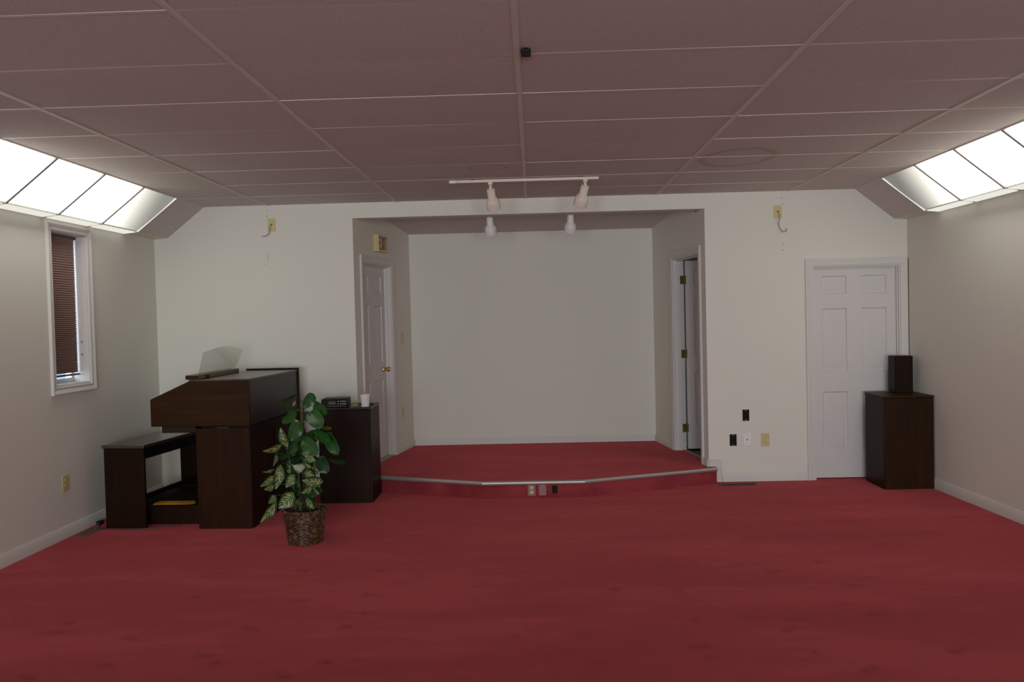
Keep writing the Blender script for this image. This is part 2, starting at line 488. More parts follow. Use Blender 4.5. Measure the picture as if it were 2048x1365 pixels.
# dim hall behind door 2
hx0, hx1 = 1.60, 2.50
MB().box(2.56, T_+.001, 0, 3.7, T_+.05, 2.3).build('blocker_door_3', M['wall_grey'], kind='structure', smooth=0)  # unseen panel added behind the back-wall door to block sky leak
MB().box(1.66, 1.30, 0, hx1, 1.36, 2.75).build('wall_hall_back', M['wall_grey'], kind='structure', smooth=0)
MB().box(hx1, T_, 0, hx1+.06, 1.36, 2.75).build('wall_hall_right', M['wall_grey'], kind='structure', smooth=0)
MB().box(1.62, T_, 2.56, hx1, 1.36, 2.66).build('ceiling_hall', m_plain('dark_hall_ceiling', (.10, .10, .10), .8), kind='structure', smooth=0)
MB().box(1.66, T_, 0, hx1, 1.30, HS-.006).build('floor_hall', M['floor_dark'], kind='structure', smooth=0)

# floor: carpet, with chair-leg dents pressed into the pile and their shade painted darker
DENTS = [(-2.699,-2.256),(-2.473,-2.583),(-1.992,-2.577),(-1.933,-2.58),(-1.482,-2.562),(-1.446,-2.554),(-0.968,-2.568),(-2.555,-2.709),(-1.968,-3.021),(-1.355,-3.108),(-1.309,-3.118),(-0.96,-3.032),(-0.895,-3.035),(-0.908,-3.325),(-2.49,-3.404),(-2.476,-3.532),(-2.516,-3.53),(-1.481,-3.514),(-1.442,-3.529),(-1.988,-3.515),(-0.96,-3.519),(-2.057,-3.628),(-2.013,-3.642),(-1.597,-3.843),(-1.551,-3.862),(-1.983,-3.958),(-0.953,-3.962),(-1.135,-4.081),(-1.095,-4.113),(-2.302,-4.078),(-2.257,-4.095),(-1.482,-3.951),(0.801,-2.44),(0.799,-2.6),(0.894,-2.594),(1.282,-2.573),(1.398,-2.569),(1.794,-2.549),(1.432,-2.734),(1.492,-2.717),(0.479,-2.994),(0.825,-3.028),(1.305,-3.024),(1.822,-3.005),(1.847,-3.015),(0.839,-3.512),(1.309,-3.503),(1.357,-3.505),(1.262,-3.65),(1.309,-3.626),(1.8,-3.436),(0.77,-3.839),(0.82,-3.829),(0.824,-3.962),(0.319,-4.013),(1.941,-3.931),(1.993,-3.91),(1.505,-4.097),(1.46,-4.122),(1.31,-3.927),(-0.082,-3.692),(2.344,-1.588),(3.23,-1.484),(2.12,-1.418),(1.75,-3.463),(1.967,-3.494)]
def make_floor():
    step = .02
    x0, x1, y0, y1 = -3.53, 3.53, -4.7, -1.2
    nx, ny = int(round((x1-x0)/step)), int(round((y1-y0)/step))
    vs = []; cr = []
    bins = {}
    rng = random.Random(3)
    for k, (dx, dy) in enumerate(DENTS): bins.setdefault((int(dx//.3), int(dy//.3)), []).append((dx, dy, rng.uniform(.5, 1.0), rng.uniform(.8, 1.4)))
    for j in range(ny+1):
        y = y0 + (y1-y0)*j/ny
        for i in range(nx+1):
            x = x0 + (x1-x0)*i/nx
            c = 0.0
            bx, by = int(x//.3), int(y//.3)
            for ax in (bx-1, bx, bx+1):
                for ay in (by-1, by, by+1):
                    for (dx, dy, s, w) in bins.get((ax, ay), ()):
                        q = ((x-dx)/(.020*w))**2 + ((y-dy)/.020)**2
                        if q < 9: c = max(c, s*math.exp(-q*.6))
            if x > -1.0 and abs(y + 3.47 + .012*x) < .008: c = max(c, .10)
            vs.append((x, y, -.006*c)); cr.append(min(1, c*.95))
    fs = [(j*(nx+1)+i, j*(nx+1)+i+1, (j+1)*(nx+1)+i+1, (j+1)*(nx+1)+i) for j in range(ny) for i in range(nx)]
    # the rest of the carpet as larger pieces sharing the rim heights
    o = len(vs)
    def q(a, b, c, d):
        o = len(vs); vs.extend([(a,c,0),(b,c,0),(b,d,0),(a,d,0)]); cr.extend([0]*4); fs.append((o,o+1,o+2,o+3))
    q(-3.6, 3.8, YF, y0); q(-3.6, 3.8, y1, 2.1); q(-3.6, x0, y0, y1); q(x1, 3.8, y0, y1)
    me = bpy.data.meshes.new('floor'); me.from_pydata(vs, [], fs); me.update()
    a = me.attributes.new('crush_shade', 'FLOAT', 'POINT'); a.data.foreach_set('value', cr)
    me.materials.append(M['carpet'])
    ob = bpy.data.objects.new('floor', me); COL.objects.link(ob); ob['kind'] = 'structure'
    me.polygons.foreach_set('use_smooth', [True]*len(me.polygons))
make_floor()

# suspended ceiling: flat tiles, sloped tiles, ledges, T-bar grid
YS = [0.0] + [-.53 - .6096*k for k in range(23)]
XS = [-3.048, -2.4384, -1.2192, 0, 1.2192, 2.4384, 3.048]
rng = random.Random(11)
ct = MB()
for i in range(len(XS)-1):
    for j in range(len(YS)-1):
        a, b, c, d = XS[i], XS[i+1], YS[j+1], YS[j]
        hs = [H + .0018 + rng.uniform(-.001, .0012) for _ in range(4)]
        sag = rng.uniform(.0, .004)
        n = 6; vs = []; 
        for q in range(n+1):
            for p in range(n+1):
                u, w = p/n, q/n
                z = (hs[0]*(1-u)+hs[1]*u)*(1-w) + (hs[3]*(1-u)+hs[2]*u)*w
                z -= sag*math.sin(math.pi*u)*math.sin(math.pi*w)
                vs.append((a+(b-a)*u, c+(d-c)*w, z))
        ct.add(vs, [(q*(n+1)+p, q*(n+1)+p+1, (q+1)*(n+1)+p+1, (q+1)*(n+1)+p) for q in range(n) for p in range(n)])
SLB = (3.404, 2.418)      # foot of the slope (x, z)
LED = (3.540, 2.407)      # outer edge of the ledge
NP_ = 4                                  # panels per side: the rows run on past the camera
PY = [-.595 - .6*k for k in range(NP_+1)]     # light panels between these
def slope_pt(s, f, off=0.0):
    x = 3.048 + (SLB[0]-3.048)*f; z = H + (SLB[1]-H)*f
    L = math.hypot(SLB[0]-3.048, SLB[1]-H); nx, nz = (H-SLB[1])/L, (SLB[0]-3.048)/L
    return (s*(x + nx*off), z + nz*off)
for s in (-1, 1):
    segs = [(PY[0], 0.0, 0.0), (YF, PY[-1], 0.0), (PY[-1], PY[0], .06)]
    for (ya, yb, off) in segs:
        p0, p1 = slope_pt(s, 0, off), slope_pt(s, 1, off)
        ct.add([(p0[0], ya, p0[1]), (p1[0], ya, p1[1]), (p1[0], yb, p1[1]), (p0[0], yb, p0[1])], [(0,1,2,3)])
# a light-tight lid above everything
ct.box(-3.9, YF-.15, 2.84, 4.0, T_+.05, 2.92)
ct.build('ceiling', M['tile'], kind='structure', smooth=30, weld=False)
MB().box(-1.95, T_+.05, 2.801, 3.45, 2.0, 2.92).build('roof_blocker', M['wall_grey'], kind='structure', smooth=0)  # unseen lid added over the alcove to keep sky light out

g = MB()
for x in XS[1:-1]:
    g.box(x-.012, YF, H-.003, x+.012, 0.0, H+.012)
for y in YS[1:]:
    for i in range(len(XS)-1):
        g.box(XS[i]+.0125, y-.010, H+.0013+rng.uniform(-.0018, .0005), XS[i+1]-.0125, y+.010, H+.010)
for s in (-1, 1):
    a = s*3.048
    g.box(min(a-.012*s, a+.003*s), YF, H-.003, max(a-.012*s, a+.003*s), 0, H+.012)
g.build('trim_1', M['grid'], kind='structure', smooth=0)
# ledges under the sloped tiles
for k, s in ((2, -1), (3, 1)):
    e = LED[0]
    off = 0.30 if s > 0 else 0
    m = MB()
    x0, z0 = SLB; 
    vs = [(s*x0, 0, z0), (s*(e+.02), 0, LED[1]), (s*(e+.02+off), YF, LED[1]), (s*x0, YF, z0),
          (s*x0, 0, z0+.012), (s*(e+.02), 0, LED[1]+.03), (s*(e+.02+off), YF, LED[1]+.03), (s*x0, YF, z0+.012)]
    m.add(vs, [(0,1,2,3), (7,6,5,4), (0,4,5,1), (1,5,6,2), (2,6,7,3), (3,7,4,0)])
    m.build('trim_%d' % k, M['ledge'], kind='structure', smooth=0)

# ------------------------------------------------------------------ ceiling lights
LN = ['first', 'second', 'third', 'fourth']
for s, side in ((-1, 'left'), (1, 'right')):
    proto = None
    for k in range(NP_):
        if k > 3:          # the rest of the row, nearer the camera and beyond it
            c_ = dup(proto, (proto.location.x, (PY[k]+PY[k+1])/2, proto.location.z))
            c_['label'] = 'light panel number %d from the back wall along the %s sloped ceiling' % (k+1, side)
            continue
        y1, y0 = PY[k]-.006, PY[k+1]+.006
        ym = (y0+y1)/2
        cx, cz = slope_pt(s, .5)
        lab = ['dimmer end light panel by the back wall on the %s sloped ceiling',
               'bright light panel second from the back wall on the %s slope',
               'bright light panel third from the back wall on the %s slope',
               'bright light panel farthest from the back wall on the %s slope'][k] % side
        t_ = thing('ceiling_light', lab, 'light', (cx, ym, cz), 0, 'fluorescent light panels')
        hw = (y1-y0)/2; proto = t_
        p0, p1 = slope_pt(s, .012), slope_pt(s, .985)
        q0, q1 = slope_pt(s, .012, .05), slope_pt(s, .985, .05)
        m = MB(); n = 6
        vs = []
        for a in range(n+1):
            f = a/n
            bulge = -.006*math.sin(math.pi*f)
            px, pz = slope_pt(s, .012 + (.985-.012)*f, .004 + bulge)
            for b in range(n+1):
                vs.append((px-cx, -hw + 2*hw*b/n, pz-cz))
        m.add(vs, [(a*(n+1)+b, a*(n+1)+b+1, (a+1)*(n+1)+b+1, (a+1)*(n+1)+b) for a in range(n) for b in range(n)])
        d = m.build('diffuser', (M['lamp_end_l'] if s < 0 else M['lamp_end_r']) if k == 0 else M['lamp'], t_, smooth=60)
        for (ya, yb) in ((-hw-.0055, -hw+.004), (hw-.004, hw+.0055)):
            vs = []
            for (p, q) in ((slope_pt(s, 0, -.007), slope_pt(s, 0, .05)), (slope_pt(s, 1, -.007), slope_pt(s, 1, .05))):
                for y in (ya, yb):
                    vs += [(p[0]-cx, y, p[1]-cz), (q[0]-cx, y, q[1]-cz)]
            MB().add(vs, [(0,1,3,2), (4,6,7,5), (0,2,6,4), (1,5,7,3), (0,4,5,1), (2,3,7,6)]).build('separator', M['glow_strip'] if k == 0 and ya > 0 else M['sep'], t_, smooth=0)  # far bar of the end panel glows to paint its bright edge
        l = MB()
        xa, za = s*(SLB[0]+.006), SLB[1]-.003; xb, zb = s*(SLB[0]+.112), SLB[1]-.0125
        l.add([(xa-cx, -hw+.02, za-cz), (xb-cx, -hw+.035, zb-cz), (xb-cx, hw-.005, zb-cz), (xa-cx, hw-.01, za-cz),
               (xa-cx, -hw+.02, za-cz-.004), (xb-cx, -hw+.035, zb-cz-.004), (xb-cx, hw-.005, zb-cz-.004), (xa-cx, hw-.01, za-cz-.004)],
              [(3,2,1,0), (4,5,6,7), (0,1,5,4), (1,2,6,5), (2,3,7,6), (3,0,4,7)])
        l.build('ledge_glow', M['glow_strip'], t_, smooth=0)  # panel light falling on the ledge, imitated by an added glowing strip

# ------------------------------------------------------------------ trim builders (local x along wall, z up, -y towards the viewer)
CASE = [(0.0, 0.0), (0.0, .009), (.006, .012), (.016, .010), (.030, .013), (.046, .018), (.056, .020), (.064, .018), (.064, 0.0)]
def sweep_frame(u0, u1, v0, v1, prof, closed):
    def corner(k, o):
        return [(u0-o, v0 if not closed else v0-o), (u0-o, v1+o), (u1+o, v1+o), (u1+o, v0 if not closed else v0-o)][k]
    n = len(prof); vs = []
    for k in range(4):
        for o, h in prof:
            u, v = corner(k, o); vs.append((u, -h, v))
    fs = []
    for k in range(4 if closed else 3):
        l = (k+1) % 4
        for i in range(n-1):
            fs.append((k*n+i, k*n+i+1, l*n+i+1, l*n+i))
    if not closed:
        fs.append(list(range(n))); fs.append(list(range(3*n, 4*n))[::-1])
    return MB().add(vs, fs)

def baseboard(p0, p1, z, name, ht=.088):
    """profile swept from p0 to p1; room lies to the right-hand side of p0->p1 seen from above"""
    prof = [(0, 0), (.014, 0), (.014, ht*.72), (.011, ht*.80), (.009, ht*.92), (.006, ht), (0, ht)]
    d = Vector((p1[0]-p0[0], p1[1]-p0[1])); d.normalize(); nr = Vector((d.y, -d.x))
    vs = []
    for p in (p0, p1):
        for o, h in prof: vs.append((p[0]+nr.x*o, p[1]+nr.y*o, z+h))
    n = len(prof)
    fs = [(i, (i+1) % n, n+(i+1) % n, n+i) for i in range(n)] + [list(range(n))[::-1], list(range(n, 2*n))]
    return MB().add(vs, fs).build(name, M['trim'], kind='structure', smooth=50)

def door_leaf(w, h, th=.035):
    """six-panel slab, front face at y=0, x 0..w, z 0..h"""
    us = [0, .115*w, .410*w, .590*w, .885*w, w]
    zs = [0, .245, .810, 1.000, 1.590, 1.725, 1.895, h]
    if h > 2.01:
        k = h/2.0; zs = [0] + [z*k for z in zs[1:-1]] + [h]
    m = MB()
    for j in range(7):
        for i in range(5):
            a, b, c, d = us[i], us[i+1], zs[j], zs[j+1]
            if i in (1, 3) and j in (1, 3, 5):
                rings = [(0, 0), (.008, .013), (.018, .013), (.046, .003), (.050, .003)]
                vs = []
                for ins, dep in rings:
                    vs += [(a+ins, dep, c+ins), (b-ins, dep, c+ins), (b-ins, dep, d-ins), (a+ins, dep, d-ins)]
                fs = []
                for r in range(len(rings)-1):
                    for k in range(4):
                        fs.append((r*4+k, r*4+(k+1) % 4, (r+1)*4+(k+1) % 4, (r+1)*4+k))
                fs.append((16, 17, 18, 19))
                m.add(vs, fs)
            else:
                m.add([(a,0,c),(b,0,c),(b,0,d),(a,0,d)], [(0,1,2,3)])
    m.add([(0,th,0),(w,th,0),(w,th,h),(0,th,h)], [(3,2,1,0)])
    m.add([(0,0,0),(0,th,0),(0,th,h),(0,0,h)], [(0,1,2,3)])
    m.add([(w,0,0),(w,th,0),(w,th,h),(w,0,h)], [(3,2,1,0)])
    m.add([(0,0,0),(w,0,0),(w,th,0),(0,th,0)], [(3,2,1,0)])
    m.add([(0,0,h),(w,0,h),(w,th,h),(0,th,h)], [(0,1,2,3)])
    return m

def jamb(u0, u1, v0, v1, depth, th=.014):
    m = MB()
    m.box(u0, 0, v0, u0+th, depth, v1); m.box(u1-th, 0, v0, u1, depth, v1)
    m.box(u0+th, 0, v1-th, u1-th, depth, v1)
    return m

# door 3 in the back wall
d3 = structure_root('door_3', (0, 0, 0), 0)
sweep_frame(D3[0]+.002, D3[1]-.002, 0, D3[3], CASE, False).build('casing', M['trim'], d3, smooth=40)
jamb(D3[0]+.0005, D3[1]-.0005, 0, D3[3]-.0005, T_).build('jamb', M['trim'], d3, smooth=0)
st = MB(); a, b = D3[0]+.015, D3[1]-.015
st.box(a, .02, 0, a+.010, .047, 1.988).box(b-.010, .02, 0, b, .047, 1.988).box(a+.0105, .02, 1.976, b-.0105, .047, 1.988)
st.build('stop', M['trim'], d3, smooth=0)
o = door_leaf(.776, 1.976).build('leaf', M['door'], d3, smooth=30); o.location = (2.657, .049, .010)

# door 1 in the left alcove wall, deep in its frame
d1 = structure_root('door_1', (A0[0], A0[1], HS), AANG)
zt = D1[3]-HS
sweep_frame(D1[0]+.002, D1[1]-.002, 0, zt, CASE, False).build('casing', M['trim'], d1, smooth=40)
jm = jamb(D1[0]+.0005, D1[1]-.0005, 0, zt-.0005, .119)
jm.box(D1[0]+.015, .040, 0, D1[0]+.026, .072, zt-.015).box(D1[1]-.026, .040, 0, D1[1]-.015, .072, zt-.015)
jm.box(D1[0]+.0265, .040, zt-.026, D1[1]-.0265, .072, zt-.015)
jm.build('jamb', M['trim'], d1, smooth=0)
lw = D1[1]-D1[0]-.034
o = door_leaf(lw, zt-.030).build('leaf', M['door'], d1, smooth=30); o.location = (D1[0]+.017, .074, .012)
kb = MB().lathe([(0.032, 0.0), (.030, .006), (.011, .008), (.011, .024), (.020, .030), (.028, .040), (.027, .050), (.018, .060), (0.0, .062)], 24,
                Matrix.Translation((D1[1]-.017-.062, .0735, .93)) @ Matrix.Rotation(R(90), 4, 'X'))
kb.build('door_knob', M['brass'], d1, smooth=50, label='round polished brass knob')
MB().box(D1[0], .001, -.012, D1[1], .075, .010).build('threshold', M['metal'], d1, smooth=0)

# door 2 in the right alcove wall, standing open into the hall
d2 = structure_root('door_2', (B1[0], B1[1], HS), BANG)
zt2 = D2[3]-HS
sweep_frame(D2[0]+.002, D2[1]-.002, 0, zt2, CASE, False).build('casing', M['trim'], d2, smooth=40)
jm = jamb(D2[0]+.0005, D2[1]-.0005, 0, zt2-.0005, .119)
jm.box(D2[0]+.015, .040, 0, D2[0]+.026, .075, zt2-.015)
jm.box(D2[0]+.0265, .040, zt2-.026, D2[1]-.016, .075, zt2-.015)
jm.build('jamb', M['trim'], d2, smooth=0)
leaf_root = (D2[0]+.018, .135, .012)
lf = door_leaf(.76, zt2-.032)
o = lf.build('leaf', M['door'], d2, smooth=30)
o.location = leaf_root; o.rotation_euler = (0, 0, R(86)); 
for z in (.235, 1.02, 1.80):
    hg = MB()
    hg.box(D2[0]+.0146, .076, z-.044, D2[0]+.0170, .119, z+.044)
    hg.tube([(D2[0]+.021, .126, z-.046), (D2[0]+.021, .126, z+.046)], .006, 10)
    hg.box(D2[0]+.0165, .126, z-.044, D2[0]+.0185, .150, z+.044)
    hg.build('hinge', M['brass_d'], d2, smooth=40, label='dull brass hinge')
MB().box(D2[0], .001, -.010, D2[1], .092, .0005).build('carpet_edge', M['carpet'], d2, smooth=0)
MB().box(D2[0], .0925, -.010, D2[1], .112, .004).build('threshold', M['metal'], d2, smooth=0)

# window 1 in the left wall
w1 = structure_root('window_1', (XL, 0, 0), R(90))
u0, u1, v0, v1 = WIN
sweep_frame(u0, u1, v0, v1, [(0.0, 0.0), (0.0, .010), (.008, .014), (.022, .011), (.034, .015), (.048, .022), (.056, .022), (.060, .018), (.060, 0)], True).build('casing', M['trim'], w1, smooth=12)
lin_ = MB()
lin_.box(u0+.0005, .0, v0+.0005, u0+.008, .199, v1-.0005).box(u1-.008, 0, v0+.0005, u1-.0005, .199, v1-.0005)
lin_.box(u0+.0085, 0, v1-.008, u1-.0085, .199, v1-.0005).box(u0+.0085, 0, v0+.0005, u1-.0085, .199, v0+.012)
lin_.build('reveal_lining', M['trim'], w1, smooth=0)
sa = MB(); a, b, c, d = u0+.009, u1-.009, v0+.0125, v1-.009
sa.box(a, .135, c, a+.022, .165, d).box(b-.022, .135, c, b, .165, d).box(a+.0225, .135, c, b-.0225, .165, c+.032).box(a+.0225, .135, d-.032, b-.0225, .165, d)
sa.build('sash', M['white'], w1, bevel=.002, smooth=40)
MB().box(a+.021, .148, c+.031, b-.021, .153, d-.031).build('pane', M['glass'], w1, smooth=0)
for z in (1.475, 1.375):
    MB().tube([(u1-.0085, .055, z), (u1-.013, .055, z)], .006, 10).build('bumper', M['register'], w1, smooth=40)

# ------------------------------------------------------------------ baseboards
baseboard((XL, YF), (XL, -.015), 0, 'baseboard_left')
baseboard((XL+.016, 0), (A0[0], 0), 0, 'baseboard_back')
rx = lambda y: XR0 + (XR1-XR0)*(-y/14.0)
baseboard((rx(-.03), -.03), (rx(YF), YF), 0, 'baseboard_right')
def ap(u): return (A0[0]+(A1[0]-A0[0])*u/AL, A0[1]+(A1[1]-A0[1])*u/AL)
def bp(u): return (B1[0]+(B0[0]-B1[0])*u/BL, B1[1]+(B0[1]-B1[1])*u/BL)
baseboard(ap(D1[1]+.065), ap(AL), HS, 'baseboard_alcove_left', .075)
baseboard(ap(.004), ap(D1[0]-.065), HS, 'baseboard_alcove_front', .075)
baseboard(bp(0), bp(D2[0]-.065), HS, 'baseboard_alcove_right', .075)
baseboard(bp(D2[1]+.065), bp(BL), HS, 'baseboard_alcove_jamb', .075)
baseboard((A1[0]+.012, 1.69), (B1[0]-.012, 1.69), HS, 'baseboard_alcove_back', .075)
# stepped baseboard climbing the platform end
sx1 = 1.775
prof = MB()
prof.prism([(1.7155, 0), (sx1, 0), (sx1, HS+.073), (1.664, HS+.073), (1.664, HS+.002), (1.7155, HS+.002)], 'y', -.014, -.0005)
prof.prism([(1.660, HS+.060), (sx1+.004, HS+.060), (sx1+.004, HS+.0735), (1.660, HS+.0735)], 'y', -.018, -.0142)
prof.prism([(sx1-.010, .080), (sx1+.004, .080), (sx1+.004, HS+.0595), (sx1-.010, HS+.0595)], 'y', -.018, -.0142)
prof.build('baseboard_step', M['trim'], kind='structure', bevel=.002, smooth=40)
baseboard((sx1+.005, 0), (D3[0]-.064, 0), 0, 'baseboard_back_right')

# ------------------------------------------------------------------ carpeted platform
pl = thing('stage_platform', 'low red carpeted platform with a bright metal nosing in front of the alcove', 'platform', (0, 0, 0))
fr = [(-1.71, -.062), (-.438, -.540), (.458, -.540), (1.712, -.083)]
top = fr + [(1.712, -.003), (B0[0]-.001, -.003), (B1[0]-.001, 1.687), (A1[0]+.001, 1.687), (A0[0]+.001, -.003), (-1.71, -.003)]
plm = MB().prism(top, 'z', .001, HS)
pb = plm.build('carpeted_deck', M['carpet'], pl, smooth=0)
ns = MB()
for a, b in ((0, 1), (1, 2), (2, 3)):
    p, q = Vector(fr[a]), Vector(fr[b]); d = (q-p).normalized(); nr = Vector((d.y, -d.x))
    cs = [(-.016, .0005), (-.016, .006), (.0, .0075), (.011, .006), (.016, -.004), (.016, -.020), (.009, -.028), (.0015, -.028), (.0015, .0005)]
    def mit(i):
        P = Vector(fr[i])
        ds = []
        if i > 0: ds.append((Vector(fr[i])-Vector(fr[i-1])).normalized())
        if i < 3: ds.append((Vector(fr[i+1])-Vector(fr[i])).normalized())
        ns_ = [Vector((x.y, -x.x)) for x in ds]
        m_ = sum(ns_, Vector((0, 0))).normalized()
        return P, m_/max(.5, m_.dot(ns_[0]))
    vs = []
    for i in (a, b):
        P, m_ = mit(i)
        for o_, h_ in cs: vs.append((P.x+m_.x*o_, P.y+m_.y*o_, HS+h_))
    n = len(cs)
    ns.add(vs, [(i, (i+1) % n, n+(i+1) % n, n+i) for i in range(n)] + [list(range(n)), list(range(n, 2*n))])
ns.build('nosing', M['metal'], pl, smooth=60, weld=False, label='worn bright aluminium edge strip')

# ------------------------------------------------------------------ organ console
og = thing('organ_console', 'large walnut organ console with sloped front beside the left bench', 'organ', (-2.165, -1.456, 0), R(-2.2))
W = 1.185
MB().prism([(-.785, .803), (-.785, 1.015), (-.478, 1.150), (0, 1.150), (0, .803)], 'y', 0.0, .030).build('end_panel', M['wood_h'], og, bevel=.002)
MB().prism([(-.785, .803), (-.785, 1.015), (-.478, 1.150), (0, 1.150), (0, .803)], 'y', W-.030, W).build('end_panel', M['wood_h'], og, bevel=.002)
MB().prism([(-.770, .806), (-.770, 1.010), (-.474, 1.140), (-.012, 1.140), (-.012, .806)], 'y', .0305, W-.0305).build('keyboard_case', M['wood_dark_h'], og)
MB().box(-.476, .004, 1.1505, .004, W-.022, 1.163).build('top_board', M['wood_top'], og, bevel=.002)
MB().box(-.476, W-.020, 1.1505, .010, W+.002, 1.178).build('rear_top_strip', M['wood_dark'], og, bevel=.001)
MB().box(-.0115, .031, .803, .0, W-.031, 1.150).build('upper_back_panel', M['wood_back'], og)
MB().box(.0005, W-.022, .02, .012, W, 1.150).build('back_edge_strip', M['wood_h'], og, bevel=.001)
MB().box(-.706, .012, .752, -.436, W-.012, .8025).build('key_rail', M['wood_dark_h'], og, bevel=.002)
MB().box(-.43, .002, 0.0, -.002, .034, .784).build('side_panel', M['wood_v'], og, bevel=.002)
MB().box(-.43, W-.034, 0.0, -.002, W-.002, .784).build('side_panel', M['wood_v'], og, bevel=.002)
MB().box(-.40, .04, .7845, -.014, W-.04, .8025).build('spacer', M['black'], og)
lb = MB()       # lower back: stiles, rails and a recessed field
lb.box(-.018, .0345, 0.0, -.001, .066, .784).box(-.018, W-.075, 0.0, -.001, W-.0345, .784)
lb.box(-.018, .0665, 0.0, -.001, W-.0755, .185).box(-.018, .0665, .712, -.001, W-.0755, .784)
lb.box(-.018, .600, .1855, -.001, .655, .7115)
lb.build('lower_back_frame', M['wood_dark'], og, bevel=.0015)
MB().box(-.034, .036, .15, -.0185, W-.036, .74).build('recessed_back_panel', M['wood_v'], og)
MB().box(-.300, .036, .02, -.270, W-.036, .750).build('knee_board', M['wood_dark'], og)
pdl = MB()
pdl.box(-1.130, .16, .0, -.470, .180, .150).box(-1.130, 1.01, .0, -.470, 1.03, .150).box(-1.150, .16, .0, -1.131, 1.03, .158).box(-.4695, .16, .0, -.450, 1.03, .158)
pdl.box(-1.13, .1805, .01, -.47, 1.0095, .10)
pdl.build('pedalboard', M['wood_dark'], og, bevel=.002)
for k in range(13):
    y = .215 + k*.060
    MB().box(-1.128, y, .105, -.472, y+.024, .132).build('pedal', M['wood_dark'] if k % 2 else M['black'], og, bevel=.002)

# clear music rack lying on the organ's top
rk = thing('music_rack', 'wooden music rack with an arched clear acrylic sheet on the organ top', 'music rack', (-2.62, -.97, 1.1635))
b_ = MB().box(-.052, -.44, 0.0, .052, .44, .034)
b_.build('base', M['wood_light'], rk, bevel=.004)
MB().box(.0525, -.30, .002, .058, -.235, .026).build('latch', M['black'], rk)
MB().box(-.050, -.446, .002, .050, -.4405, .030).build('end_cap', M['wood_h'], rk)
out = [(-.245, .034), (-.298, .205), (-.166, .219), (-.02, .234), (.079, .240), (.20, .238), (.297, .230), (.50, .208), (.576, .195), (.60, .178), (.575, .034)]
ac = MB(); tl_ = math.tan(R(21))
vs = []
for q in (0, 1):
    for y, z in out:
        x = -.030 + (z-.034)*tl_ + q*.0035
        vs.append((x, y, z+.0008))
n = len(out)
ac.add(vs, [list(range(n)), list(range(n, 2*n))[::-1]] + [(i, n+i, n+(i+1) % n, (i+1) % n) for i in range(n)])
ac.build('acrylic_sheet', M['acrylic'], rk, smooth=0, label='clear arched sheet')

# bench
be = thing('organ_bench', 'dark wooden organ bench with open sides next to the left wall', 'bench', (-3.03, -1.397, 0), R(-6))
BLn = 1.16
MB().box(-.352, -.006, .632, .004, BLn, .657).build('seat', M['wood_top'], be, bevel=.004)
for y in (0.0, BLn-.034):
    MB().box(-.338, y, 0.0, -.002, y+.028, .6315).build('end_panel', M['wood_dark'], be, bevel=.003)
MB().box(-.022, .0285, .545, -.004, BLn-.0345, .6315).build('apron', M['black'], be, bevel=.001)
MB().box(-.20, .0285, .165, -.18, BLn-.0345, .205).build('stretcher', M['wood_dark'], be, bevel=.002)

# envelope on the pedalboard
ev = MB()
for k, (dz, r_) in enumerate(((0, 0), (.004, 6), (.008, -4))):
    c, s = math.cos(R(r_)), math.sin(R(r_))
    pts = [(-.165, -.035), (.13, -.055), (.165, -.030), (.135, .045), (-.165, .050)]
    ev.prism([(x*c-y*s, x*s+y*c) for x, y in pts], 'z', dz, dz+.003)
eo = ev.build('paper_envelope', M['yellow'], smooth=0)
place(eo, (-2.860, -1.238, .160), R(2)); tag(eo, 'yellow paper envelope lying on the organ pedalboard under the bench', 'envelope')

# cord on the floor around the bench
cd = MB().tube([(-3.44, -1.30, .010), (-3.425, -1.385, .007), (-3.36, -1.415, .006), (-3.20, -1.424, .006), (-3.05, -1.420, .006), (-2.97, -1.400, .006), (-2.88, -1.375, .006), (-2.78, -1.352, .006)], .0035, 8)
tag(cd.build('power_cord', M['cord_d'], smooth=60), 'thin grey cord lying along the bench foot on the carpet', 'cord')
pg = thing('cord_plug', 'small dark plug lying by the baseboard behind the bench', 'plug', (-3.485, -1.235, .0))
MB().box(-.018, -.03, .001, .018, .03, .030).build('plug_body', M['black'], pg, bevel=.004)
for x in (-.007, .007): MB().box(x-.0015, -.048, .012, x+.0015, -.0305, .019).build('prong', M['metal'], pg)

# ------------------------------------------------------------------ tall speaker cabinet beside the plant
cb = thing('tall_cabinet', 'tall dark wooden organ speaker cabinet behind the potted plant', 'cabinet', (-1.625, -.425, 0))
hx = .232; ya, yb = -.200, .200
MB().box(-hx, ya+.012, 0, hx, yb, .818).build('case', M['wood_dark'], cb, bevel=.002)
MB().box(-hx+.028, ya, .002, hx-.022, ya+.0115, .812).build('front_panel', M['wood_dark'], cb, bevel=.002)
MB().box(hx-.021, ya+.002, 0.0, hx, ya+.0115, .816).build('edge_strip', M['wood_dark'], cb)
MB().box(-hx-.004, ya-.004, .8185, hx+.003, yb+.004, .838).build('top_board', M['wood_dark_h'], cb, bevel=.003)

